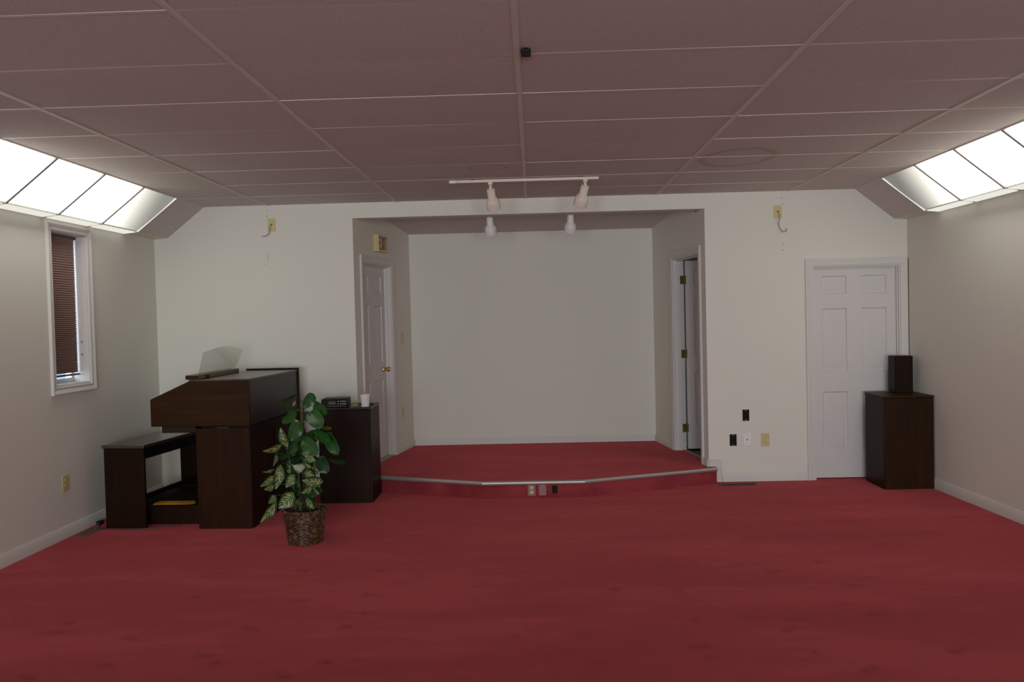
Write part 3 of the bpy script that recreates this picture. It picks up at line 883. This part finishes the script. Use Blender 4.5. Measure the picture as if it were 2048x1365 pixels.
dv = thing('sound_module', 'black rack device with a grey display on the tall cabinet', 'audio device', (-1.713, -.603, .8385), R(3))
MB().box(-.110, .006, .004, .110, .20, .074).build('housing', M['black'], dv, bevel=.003)
MB().box(-.113, 0, .003, .113, .0055, .075).build('front_plate', M['black'], dv, bevel=.002)
MB().box(-.050, -.0015, .026, .014, -.0005, .054).build('display', M['display'], dv)
MB().box(-.060, -.0012, .009, .098, -.0004, .0115).build('stripe', M['cord_w'], dv)
for z in (.031, .053):
    for k in range(5):
        x = .036 + k*.0135 + (.008 if k else 0)
        MB().box(x-.004, -.003, z-.003, x+.004, -.0005, z+.003).build('button', M['white'], dv)
MB().tube([(-.088, -.0005, .050), (-.088, -.010, .050)], .008, 14).build('knob', M['black'], dv)
for x in (-.09, .09):
    for y in (.03, .17): MB().lathe([(.008, 0), (.008, .0042)], 10, Matrix.Translation((x, y, 0))).build('foot', M['black'], dv)

cu = MB().lathe([(.0, 0.0), (.031, 0.0), (.033, .004), (.042, .098), (.0445, .100), (.0445, .106), (.0405, .1065), (.0385, .100), (.030, .006), (0.0, .006)], 28)
tag(place(cu.build('foam_cup', M['foam'], smooth=40), (-1.447, -.570, .8385), 0), 'white foam cup standing on the tall cabinet by the device', 'cup')
yp = thing('yellow_connector', 'small yellow green connector lying between device and white cup', 'connector', (-1.548, -.50, .8385), R(20))
MB().box(-.024, -.008, .0, .018, .008, .014).build('plug_body', M['yellowplug'], yp, bevel=.003)
MB().tube([(.018, 0, .007), (.030, .002, .009)], .004, 8).build('tip', M['metal'], yp)
bc = MB().tube([(-1.530, -.470, .8435), (-1.515, -.490, .852), (-1.495, -.487, .856), (-1.480, -.465, .848), (-1.440, -.440, .8435), (-1.418, -.470, .847), (-1.404, -.500, .855), (-1.398, -.470, .849), (-1.43, -.35, .8435)], .0048, 8)
tag(bc.build('black_cable', M['black'], smooth=60), 'black cable curled behind the white foam cup', 'cable')

# ------------------------------------------------------------------ right corner: cabinet and small loudspeaker
rc = thing('corner_cabinet', 'low dark wooden speaker cabinet in the right corner before the door', 'cabinet', (3.302, -.275, 0))
hx = .218; ya, yb = -.203, .203
MB().box(-hx+.004, ya+.012, 0, hx, yb, .800).build('case', M['wood_dark'], rc, bevel=.002)
MB().box(-hx+.006, ya, .002, hx-.002, ya+.0115, .796).build('front_panel', M['wood_v'], rc, bevel=.002)
MB().box(-hx, ya-.002, .8005, hx+.001, yb+.002, .820).build('top_board', M['wood_h'], rc, bevel=.002)
sp_ = thing('small_loudspeaker', 'small dark wooden box loudspeaker standing on the corner cabinet', 'loudspeaker', (3.386, -.145, .8205))
MB().box(-.078, -.065, 0, .078, .075, .335).build('box', M['wood_dark'], sp_, bevel=.002)
MB().box(-.084, -.062, .004, -.0785, .072, .331).build('grille', M['black'], sp_, bevel=.002)
MB().tube([(.060, .0755, .06), (.075, .082, .05), (.095, .06, .02), (.092, .02, .004), (.085, .0, .004)], .0025, 8).build('lead', M['black'], sp_)
cl = MB().tube([(XR0-.003, -.022, 2.05), (XR0-.002, -.022, 1.6), (XR0-.002, -.022, 1.15), (XR0-.010, -.045, .86)], .0022, 6)
tag(cl.build('speaker_wire', M['brass_d'], smooth=60), 'thin brownish wire running down the corner beside the door casing', 'wire')

# ------------------------------------------------------------------ potted plant
pp = thing('potted_plant', 'leafy green and variegated plant in a brown wicker basket', 'plant', (-1.64, -1.865, 0))
PB = Vector((-1.64, -1.865, 0))
def brad(z): return .116 + (.150-.116)*(z/.235)
bk = MB()
NR = 19
for k in range(NR):
    z = .008 + k*.0122
    path = []
    N = 60
    for i in range(N):
        a = 2*math.pi*i/N
        ph = (i*15/N*2*math.pi) / 1.0
        rr = brad(z) + .0032*math.cos(ph + (math.pi if k % 2 else 0))
        path.append((rr*math.cos(a), rr*math.sin(a), z + .0012*math.sin(3*a+k)))
    bk.tube(path, .0058, 6, closed=True)
bk.build('basket', M['wicker'], pp, smooth=60, weld=False)
sk = MB()
for i in range(30):
    a = 2*math.pi*(i+.5)/30
    sk.tube([(brad(z)*math.cos(a), brad(z)*math.sin(a), z) for z in (.004, .12, .236)], .0034, 6)
sk.build('basket_stakes', M['wicker'], pp, smooth=60, weld=False)
rim = MB()
for ph in (0, math.pi):
    path = []
    for i in range(120):
        a = 2*math.pi*i/120
        rr = .150 + .006*math.cos(14*a+ph); path.append((rr*math.cos(a), rr*math.sin(a), .238 + .006*math.sin(14*a+ph)))
    rim.tube(path, .0062, 6, closed=True)
for q in range(3):
    a0 = R(-10 + 37*q + 110*(q % 2)); rr = .152
    rim.tube([(rr*math.cos(a0), rr*math.sin(a0), .238), ((rr+.012)*math.cos(a0+.08), (rr+.012)*math.sin(a0+.08), .252)], [.003, .0015], 6)
rim.build('basket_rim', M['wicker'], pp, smooth=60, weld=False)
MB().lathe([(0, .003), (.112, .003), (.140, .205), (.135, .212), (.06, .218), (0, .220)], 28).build('soil', M['soil'], pp, smooth=60)
STEMS = [
    ([(-1.640,-1.850,.21),(-1.644,-1.858,.40),(-1.636,-1.86,.60),(-1.632,-1.86,.80),(-1.627,-1.86,1.00)], .0075, 'stem_b'),
    ([(-1.672,-1.875,.21),(-1.680,-1.872,.40),(-1.676,-1.872,.58),(-1.664,-1.868,.74),(-1.652,-1.866,.88)], .0070, 'stem'),
    ([(-1.655,-1.900,.21),(-1.662,-1.895,.35),(-1.668,-1.89,.50),(-1.675,-1.89,.58)], .0085, 'stem'),
    ([(-1.700,-1.880,.21),(-1.702,-1.88,.34),(-1.715,-1.882,.48),(-1.735,-1.884,.62)], .0075, 'stem'),
    ([(-1.600,-1.880,.21),(-1.592,-1.88,.32),(-1.580,-1.88,.42)], .0060, 'stem'),
    ([(-1.620,-1.84,.21),(-1.60,-1.85,.45),(-1.57,-1.85,.62),(-1.55,-1.85,.72)], .0060, 'stem'),
]
for pth, r_, mt in STEMS:
    MB().tube([Vector(p)-PB for p in pth], [r_*(1-.45*i/(len(pth)-1)) for i in range(len(pth))], 8).build('stem', M[mt], pp, smooth=60)
LEAVES = [
('g',(-1.688,-1.880,1.061),(-1.761,-1.960,1.035),0.049,1.15),('g',(-1.550,-1.880,1.065),(-1.611,-1.920,0.981),0.089,0.3),
('g',(-1.536,-1.890,0.992),(-1.429,-1.960,0.941),0.089,0.5),('g',(-1.557,-1.920,0.942),(-1.452,-2.010,0.845),0.120,0.2),
('g',(-1.674,-1.910,0.946),(-1.748,-1.980,0.879),0.069,0.4),('g',(-1.659,-1.890,0.869),(-1.705,-1.940,0.745),0.105,0.3),
('v',(-1.727,-1.940,0.699),(-1.761,-1.980,0.847),0.052,0.4),('v',(-1.771,-1.910,0.719),(-1.901,-1.960,0.679),0.044,0.9),
('g',(-1.654,-1.960,0.724),(-1.684,-2.020,0.665),0.053,0.4),('g',(-1.609,-1.940,0.743),(-1.487,-2.020,0.661),0.116,0.3),
('g',(-1.536,-1.880,0.798),(-1.405,-1.960,0.744),0.080,0.6),('g',(-1.461,-1.860,0.775),(-1.372,-1.910,0.633),0.093,0.4),
('g',(-1.549,-1.840,0.794),(-1.653,-1.880,0.753),0.062,0.8),('v',(-1.637,-1.920,0.652),(-1.511,-1.980,0.606),0.069,0.4),
('p',(-1.603,-1.960,0.551),(-1.664,-2.040,0.584),0.064,0.3),('v',(-1.620,-1.940,0.592),(-1.545,-1.980,0.560),0.037,0.6),
('d',(-1.518,-1.870,0.607),(-1.455,-1.910,0.499),0.098,0.3),('d',(-1.453,-1.840,0.590),(-1.325,-1.880,0.580),0.036,0.9),
('v',(-1.820,-1.910,0.648),(-1.836,-1.940,0.567),0.028,0.8),('v',(-1.832,-1.920,0.544),(-1.915,-1.940,0.528),0.021,1.0),
('v',(-1.775,-1.960,0.583),(-1.797,-2.020,0.416),0.059,0.3),('v',(-1.822,-1.940,0.507),(-1.918,-1.980,0.431),0.048,0.6),
('v',(-1.685,-1.950,0.513),(-1.730,-2.000,0.424),0.060,0.3),('v',(-1.479,-1.940,0.450),(-1.606,-2.020,0.476),0.064,0.4),
('v',(-1.566,-1.920,0.415),(-1.626,-1.980,0.378),0.044,0.5),('v',(-1.686,-1.960,0.378),(-1.778,-2.030,0.283),0.087,0.2),
('v',(-1.831,-1.920,0.355),(-1.871,-1.960,0.304),0.049,0.5),('v',(-1.814,-1.950,0.313),(-1.922,-2.000,0.179),0.050,0.4),
('d',(-1.563,-1.860,0.387),(-1.492,-1.900,0.376),0.050,0.5),('d',(-1.608,-1.840,0.340),(-1.564,-1.860,0.301),0.041,0.5),
('d',(-1.756,-1.840,0.634),(-1.828,-1.880,0.613),0.043,0.6),('v',(-1.736,-1.860,0.600),(-1.740,-1.900,0.507),0.050,0.4),
('v',(-1.857,-1.860,0.415),(-1.917,-1.900,0.393),0.043,0.6),('y',(-1.488,-1.860,0.825),(-1.415,-1.900,0.829),0.032,0.5),
('b',(-1.697,-1.880,0.988),(-1.677,-1.890,1.028),0.016,0.2),('b',(-1.700,-1.900,0.890),(-1.647,-1.910,0.883),0.016,0.2),
('d',(-1.710,-1.840,0.945),(-1.751,-1.860,0.979),0.044,0.6),('d',(-1.630,-1.820,0.923),(-1.554,-1.840,0.865),0.071,0.3),
('d',(-1.656,-1.830,0.594),(-1.709,-1.830,0.631),0.053,0.4),('d',(-1.680,-1.830,0.412),(-1.745,-1.830,0.359),0.062,0.4),
('d',(-1.650,-1.830,0.503),(-1.587,-1.830,0.465),0.062,0.4),('d',(-1.773,-1.820,0.449),(-1.813,-1.830,0.506),0.062,0.4),
('d',(-1.633,-1.810,0.626),(-1.547,-1.820,0.662),0.071,0.4),('d',(-1.720,-1.820,0.666),(-1.783,-1.830,0.605),0.062,0.4),
('d',(-1.654,-1.810,0.818),(-1.638,-1.810,0.754),0.053,0.4),
]
def nearest_stem(p):
    best = None
    for pth, _, _ in STEMS:
        for a, b in zip(pth, pth[1:]):
            a, b = Vector(a), Vector(b)
            for k in range(6):
                q = a.lerp(b, k/5)
                if q.z > p.z + .06: continue
                d = (q-p).length + .5*max(0, .03-(p.z-q.z))
                if best is None or d < best[0]: best = (d, q)
    return best[1]
lr = random.Random(5)
VIEW = Vector((.043, -7.727, 1.577))
def make_leaf(kind, b, tip, w, phi):
    b, tip = Vector(b), Vector(tip)
    ax = tip-b; L = ax.length; ax.normalize()
    toward = (VIEW-b).normalized()
    side = ax.cross(toward).normalized(); nrm = side.cross(ax).normalized()
    sgn = 1 if side.z > 0 else -1
    w *= 1.22
    wr = min(w/max(.35, math.cos(phi)), max(w, L*.95))
    # turn the blade about its axis so its upper face looks up and outwards
    side = Matrix.Rotation(phi*sgn*-1, 3, ax) @ side; nrm = side.cross(ax).normalized()
    if nrm.dot(toward) < 0: nrm = -nrm
    heart = kind in 'gdy'
    nu, nv = 8, 14
    droop = L*(.12 if heart else .16)
    vs = []; uv = []
    for j in range(nv+1):
        s = j/nv
        if heart:
            wd = (s**.36)*((1-s)**.52)*1.40 if s > 0 else 0
            wd = min(1.0, wd)
        else:
            wd = math.sin(math.pi*min(1, s**.82))**.8
        if j == nv: wd = .01
        for i in range(nu+1):
            c = i/nu*2-1
            back = -.10*L*(1-s)**3*abs(c) if heart else 0
            fold = (.16 if heart else .22)*abs(c)**1.3*wd*wr*.5
            wave = .035*wr*math.sin(s*9+c*2+lr.random()*.2)*abs(c)
            p = b + ax*(L*s + back) + side*(c*wd*wr*.5) + nrm*(4*droop*s*(1-s)*.55 - .0 + fold*.8 + wave)
            vs.append(p-PB); uv.append((i/nu, s))
    fs = [(j*(nu+1)+i, j*(nu+1)+i+1, (j+1)*(nu+1)+i+1, (j+1)*(nu+1)+i) for j in range(nv) for i in range(nu)]
    me = bpy.data.meshes.new('leaf'); me.from_pydata(vs, [], fs); me.update()
    ul = me.uv_layers.new(name='UVMap')
    for lp in me.loops: ul.data[lp.index].uv = uv[lp.vertex_index]
    me.materials.append(M[kind]); me.polygons.foreach_set('use_smooth', [True]*len(me.polygons))
    o = bpy.data.objects.new('leaf', me); COL.objects.link(o); o.parent = pp
    if kind == 'p': o['label'] = 'pale speckled leaf'
    if kind == 'y': o['label'] = 'yellowing leaf'
    if kind == 'b': o['label'] = 'pale curled new leaf'
    # leaf stalk
    q = nearest_stem(b)
    mid = q.lerp(b, .55) + Vector((0, 0, .018))
    st = MB().tube([q-PB, mid-PB, b-PB + ax*.004], [.0030, .0024, .0018], 6).build('leaf_stalk', M['stem'], pp, smooth=60)
for a in LEAVES: make_leaf(*a)
fr_ = random.Random(21)      # the smaller leaves filling the middle of the plant
for k in range(26):
    z = fr_.uniform(.30, .78); a_ = fr_.uniform(-2.9, .2) if k % 3 else fr_.uniform(0, 6.28)
    r0 = fr_.uniform(.02, .05); L_ = fr_.uniform(.09, .14)
    cx_ = -1.655 if z < .6 else -1.63
    b0 = (cx_ + r0*math.cos(a_), -1.862 + r0*math.sin(a_)*.8, z)
    t0 = (b0[0] + L_*math.cos(a_)*.75, b0[1] + L_*math.sin(a_)*.7, z - fr_.uniform(-.02, .09))
    make_leaf('v' if z < .55 and k % 2 else 'd', b0, t0, fr_.uniform(.045, .075), fr_.uniform(.2, .8))

# ------------------------------------------------------------------ track lights
def spot_head(parent, top, tilt, mat, s=1.0, stem=.05):
    """adapter, stem and a stepped can; top = point under the track in the parent's space"""
    x, y, z = top
    ad = MB().box(x-.017, y-.030, z-.020, x+.017, y+.030, z).tube([(x, y, z-.020), (x, y, z-.022-stem)], .0105, 12)
    ad.box(x-.010, y-.014, z-.022-stem-.016, x+.010, y+.014, z-.022-stem+.008)
    ad.build('spot_bracket', mat, parent, bevel=.001)
    Mx = Matrix.Translation((x, y, z-.022-stem)) @ tilt
    can = MB().lathe([(0, .004), (.026, .004), (.0310, .001), (.0325, -.004), (.0325, -.072), (.038, -.080), (.0475, -.090), (.0540, -.102), (.0570, -.116), (.0570, -.128), (.0545, -.129), (.0545, -.131), (.0570, -.132), (.0570, -.168), (.0545, -.176), (.050, -.178), (.047, -.170), (.044, -.140), (0, -.130)], 32, Mx)
    can.build('spot_can', mat, parent, smooth=40)
tk = thing('track_light', 'white ceiling track light with two cream spot heads before the alcove', 'track light', (0, -1.10, H-.0035))
MB().box(-.548, -.016, -.022, .592, .016, 0).build('track_rail', M['lampwhite'], tk, bevel=.003)
MB().box(-.606, -.018, -.024, -.549, .018, 0).build('feed_end', M['lampgrey'], tk, bevel=.003)
MB().box(-.43, -.019, -.001, -.40, -.0165, .003).build('clip', M['black'], tk)
MB().box(.43, -.019, -.001, .47, -.0165, .003).build('clip', M['black'], tk)
def tilt(rx_, ry_): return Matrix.Rotation(R(rx_), 4, 'X') @ Matrix.Rotation(R(ry_), 4, 'Y')
spot_head(tk, (-.276, 0, -.022), tilt(30, -7), M['lampwhite'], stem=.032)
spot_head(tk, (.484, 0, -.022), tilt(30, 14), M['lampwhite'], stem=.026)
ta = thing('alcove_track_light', 'white track light with two spot heads hanging inside the alcove behind the header', 'track light', (0.035, .26, 2.6395))
MB().box(-.55, -.016, -.020, .55, .016, 0).build('track_rail', M['lampgrey'], ta, bevel=.003)
spot_head(ta, (-.392, 0, -.020), tilt(20, -2), M['lampgrey'], stem=.030)
spot_head(ta, (.392, 0, -.020), tilt(20, 2), M['lampgrey'], stem=.026)

# ------------------------------------------------------------------ exit sign on the left alcove wall
ex = thing('exit_sign', 'ivory EXIT sign box with dark red letters above the left alcove door', 'sign', (A0[0], A0[1], 2.289), AANG)
eu0, eu1, eh = .537, .797, .173
MB().box(eu0, -.058, 0, eu1, -.0008, eh).build('housing', M['ivory'], ex, bevel=.004)
MB().box(eu0+.006, -.062, .006, eu1-.006, -.0585, eh-.006).build('face_plate', M['signface'], ex, bevel=.001)
def stroke(m, p, q, w):
    p, q = Vector(p), Vector(q); d = (q-p).normalized(); n_ = Vector((-d.y, d.x))*w/2
    pts = [p+n_, p-n_, q-n_, q+n_]
    m.prism([(a.x, a.y) for a in pts], 'y', -.0645, -.0622)
ch, cw, sw = .134, .046, .0145
zb = (eh-ch)/2; ux = eu0+.018
def letter(name, strokes, x0):
    m = MB()
    for a, b in strokes: stroke(m, (x0+a[0], zb+a[1]), (x0+b[0], zb+b[1]), sw)
    m.build(name, M['exitred'], ex, smooth=0)
letter('letter_e', [((sw/2, 0), (sw/2, ch)), ((0, sw/2), (cw, sw/2)), ((0, ch-sw/2), (cw, ch-sw/2)), ((0, ch/2), (cw*.85, ch/2))], ux)
letter('letter_x', [((0+.007, 0), (cw-.002, ch)), ((cw-.002, 0), (.007, ch))], ux+.060)
letter('letter_i', [((sw/2, 0), (sw/2, ch))], ux+.120)
letter('letter_t', [((cw/2, 0), (cw/2, ch)), ((0, ch-sw/2), (cw+.006, ch-sw/2))], ux+.150)

# ------------------------------------------------------------------ wall plates and boxes
def plate(name, label, cat, loc, rz, mat, w=.074, h=.120, group=None):
    t_ = thing(name, label, cat, loc, rz, group)
    MB().prism([(-w/2, -h/2), (w/2, -h/2), (w/2, h/2), (-w/2, h/2)], 'y', -.006, -.0006).build('cover_plate', mat, t_, bevel=.003)
    return t_
def outlet_face(t_, mat, slots):
    for z in (-.021, .021):
        f = MB(); pts = []
        for k in range(20):
            a = 2*math.pi*k/20
            pts.append((.017*math.cos(a), max(-.0135, min(.0135, .017*math.sin(a))) + z))
        f.prism(pts, 'y', -.0085, -.0062)
        s_ = f.build('receptacle', mat, t_, smooth=0)
        sl = MB()
        for x in (-.006, .006): sl.box(x-.0012, -.0092, z-.001, x+.0012, -.0086, z+.008)
        sl.tube([(0, -.0086, z-.007), (0, -.0092, z-.007)], .0025, 10)
        sl.build('slot', slots, s_, smooth=0)
    MB().tube([(0, -.0062, 0), (0, -.0075, 0)], .003, 10).build('screw', M['metal'], t_)

p = plate('wall_outlet', 'ivory duplex outlet on the back wall left of the right door', 'outlet', (2.186, 0, .388), 0, M['ivory'], .078, .122)
outlet_face(p, M['ivory'], M['ivory_d'])
p = plate('phone_plate', 'white wall plate with one small jack between black box and ivory outlet', 'wall plate', (2.017, 0, .394), 0, M['white'], .076, .120)
MB().lathe([(.008, 0), (.008, .004), (.004, .005), (.004, .010), (0, .010)], 14, Matrix.Translation((0, -.0062, 0)) @ Matrix.Rotation(R(90), 4, 'X')).build('jack', M['cord_w'], p)
for z in (-.042, .042): MB().tube([(0, -.0062, z), (0, -.0072, z)], .003, 10).build('screw', M['metal'], p)
def open_box(label, loc, w, h):
    t_ = thing('electrical_box', label, 'electrical box', loc, 0, 'open black electrical boxes')
    fr_ = MB(); fr_.box(-w/2, -.004, -h/2, -w/2+.004, -.0006, h/2).box(w/2-.004, -.004, -h/2, w/2, -.0006, h/2)
    fr_.box(-w/2+.004, -.004, -h/2, w/2-.004, -.0006, -h/2+.004).box(-w/2+.004, -.004, h/2-.004, w/2-.004, -.0006, h/2)
    fr_.build('box_rim', M['black'], t_, smooth=0)
    MB().box(-w/2+.0042, -.0018, -h/2+.0042, w/2-.0042, -.0007, h/2-.0042).build('box_back', M['void'], t_, smooth=0)
    for z in (-h/2+.010, h/2-.010): MB().box(-.008, -.0034, z-.004, .008, -.0019, z+.004).build('screw_tab', M['brass_d'], t_, smooth=0)
open_box('open black electrical box alone above the row of wall plates', (2.010, 0, .622), .062, .106)
open_box('open black electrical box at the left end of the row of wall plates', (1.888, 0, .391), .064, .108)

def tv_plate(label, loc, path):
    t_ = plate('cable_plate', label, 'wall plate', loc, 0, M['ivory'], .074, .122, 'ivory cable plates high on the back wall')
    MB().tube(path, .0042, 8).build('cable', M['cord_w'], t_, smooth=60)
    MB().tube([(0, -.0062, 0.004), (0, -.012, .004)], .007, 12).build('jack', M['black'], t_)
tv_plate('ivory plate with a drooping cable high on the back wall, left of the alcove', (-2.405, 0, 2.518), [(0, -.012, .004), (-.004, -.020, -.002), (-.014, -.022, -.030), (-.018, -.020, -.075), (-.035, -.024, -.098), (-.065, -.030, -.108), (-.085, -.034, -.108)])
tv_plate('ivory plate with a hooked hanging cable high on the back wall, right of the alcove', (2.335, 0, 2.510), [(0, -.012, .004), (.004, -.020, -.004), (.012, -.022, -.035), (.008, -.024, -.085), (-.004, -.026, -.105), (.004, -.030, -.14), (.018, -.034, -.175), (.045, -.036, -.190), (.066, -.036, -.183), (.070, -.034, -.165), (.058, -.033, -.158)])
for (x, z) in [(-2.447,2.649),(-2.449,2.598),(-2.453,2.249),(-2.452,2.225),(-2.451,2.196),(-2.45,2.172),(-2.477,2.148)]:
    o = MB().tube([(0, -.0006, 0), (0, -.0028, 0)], .0042, 8).build('wall_anchor', M['register'])
    tag(place(o, (x, 0, z), 0), 'tiny screw anchor around the cable plate left of the alcove', 'screw anchor', 'screw anchors left of the alcove')
for (x, z) in [(2.373,2.640),(2.379,2.583),(2.377,2.209),(2.376,2.156)]:
    o = MB().tube([(0, -.0006, 0), (0, -.0028, 0)], .0042, 8).build('wall_anchor', M['register'])
    tag(place(o, (x, 0, z), 0), 'tiny screw anchor around the cable plate right of the alcove', 'screw anchor', 'screw anchors right of the alcove')

# left wall outlet, alcove switch and alcove outlet
p = plate('wall_outlet', 'ivory outlet plate low on the left wall below the window', 'outlet', (XL, -1.617, .414), R(90), M['ivory'], .082, .122)
outlet_face(p, M['ivory'], M['ivory_d'])
def on_a(u, z): q = ap(u); return (q[0], q[1], z)
p = plate('light_switch', 'ivory light switch beside the left alcove door at hand height', 'switch', on_a(1.367, 1.397), AANG, M['ivory'], .090, .118)
MB().prism([(-.006, -.012), (-.017, .004), (-.012, .010), (-.006, .010)], 'x', -.005, .005).build('toggle', M['ivory'], p)
p = plate('wall_outlet', 'ivory outlet plate low on the left alcove wall below the switch', 'outlet', on_a(1.325, .570), AANG, M['ivory'], .072, .122)
outlet_face(p, M['ivory'], M['ivory_d'])

# plates on the platform riser
p = plate('riser_outlet', 'duplex outlet with ivory sockets on the platform riser', 'outlet', (-.007, -.541, .070), 0, M['pinkplate'], .070, .106)
outlet_face(p, M['ivory'], M['ivory_d'])
p = plate('riser_plate', 'blank clear plate over carpet on the platform riser beside the outlet', 'wall plate', (.089, -.541, .071), 0, M['pinkplate'], .068, .106)
for z in (-.040, .040): MB().tube([(0, -.0062, z), (0, -.0075, z)], .003, 10).build('screw', M['metal'], p)
p = thing('riser_box', 'open black socket hole on the platform riser', 'electrical box', (.195, -.541, .072), 0)
MB().prism([(-.020, -.034), (.016, -.036), (.024, -.028), (.025, .022), (.010, .034), (-.004, .028), (-.022, .032)], 'y', -.005, -.0006).build('opening', M['void'], p, smooth=0)
MB().box(-.008, -.012, -.014, .014, -.0055, .010).build('connector', M['black'], p, bevel=.002)

# floor registers
def register(label, loc, rz, L_=.335, W_=.115):
    t_ = thing('floor_register', label, 'floor vent', loc, rz, 'floor registers')
    m = MB(); m.box(-L_/2, -W_/2, .0, L_/2, -W_/2+.012, .005).box(-L_/2, W_/2-.012, 0, L_/2, W_/2, .005)
    m.box(-L_/2, -W_/2+.012, 0, -L_/2+.014, W_/2-.012, .005).box(L_/2-.014, -W_/2+.012, 0, L_/2, W_/2-.012, .005)
    m.build('frame', M['register'], t_, bevel=.001)
    MB().box(-L_/2+.0145, -W_/2+.0125, .0002, L_/2-.0145, W_/2-.0125, .001).build('duct', M['void'], t_, smooth=0)
    s_ = MB()
    for k in range(22):
        x = -L_/2+.022 + k*(L_-.044)/21
        s_.box(x-.0018, -W_/2+.0125, .0012, x+.0018, W_/2-.0125, .004)
    s_.build('louvres', M['register'], t_, smooth=0)
register('brown floor register in the carpet below the stepped baseboard', (1.893, -.165, .0005), 0)
register('dark floor register beside the bench and the left baseboard', (-3.435, -1.475, .0005), R(90), .26, .10)

# black clip on the ceiling grid
ck = thing('ceiling_clip', 'small black plastic clip on the central ceiling bar', 'clip', (.038, -4.25, H-.0002))
MB().box(-.021, -.040, -.020, .021, .034, -.006).build('clip_body', M['black'], ck, bevel=.003)
MB().box(-.012, -.03, -.0055, .012, .02, .001).build('clip_mount', M['black'], ck)

# ------------------------------------------------------------------ pleated blind in the window
bl = thing('pleated_blind', 'dusty rose pleated blind drawn down in the narrow left window', 'blind', (XL, 0, 0), R(90))
ba, bb = u0+.012, u1-.022
zt_, zb_ = v1-.030, 1.235
NP = 64
f = MB(); vs = []
for k in range(NP*2+1):
    f_ = k/(NP*2)
    z = zt_ - (zt_-zb_)*(f_*1.25 - .25*f_*f_)
    dp = .0022 + .0045*min(1, f_*1.6)
    y = .088 + (dp if k % 2 else -dp)
    vs += [(ba, y, z), (bb, y, z)]
n0 = len(vs)
f.add(vs, [(2*k, 2*k+1, 2*k+3, 2*k+2) for k in range(NP*2)])
fo = f.build('fabric', M['blind'], bl, smooth=0)
sm = fo.modifiers.new('thickness', 'SOLIDIFY'); sm.thickness = .0012
MB().box(ba, .070, zt_+.0005, bb+.006, .106, v1-.0085).build('head_rail', M['register'], bl, bevel=.002)
MB().box(ba, .074, zb_-.024, bb+.004, .102, zb_-.0095).build('bottom_rail', m_plain('dark_rose_rail', (.085, .045, .05), .5), bl, bevel=.003)
MB().tube([(bb+.008, .066, v1-.03), (bb+.009, .066, 1.60)], .0012, 6).build('cord', M['white'], bl)
MB().lathe([(0, 0), (.006, .002), (.007, .02), (.003, .035), (0, .036)], 12, Matrix.Translation((bb+.009, .066, 1.565))).build('tassel', M['lampwhite'], bl)
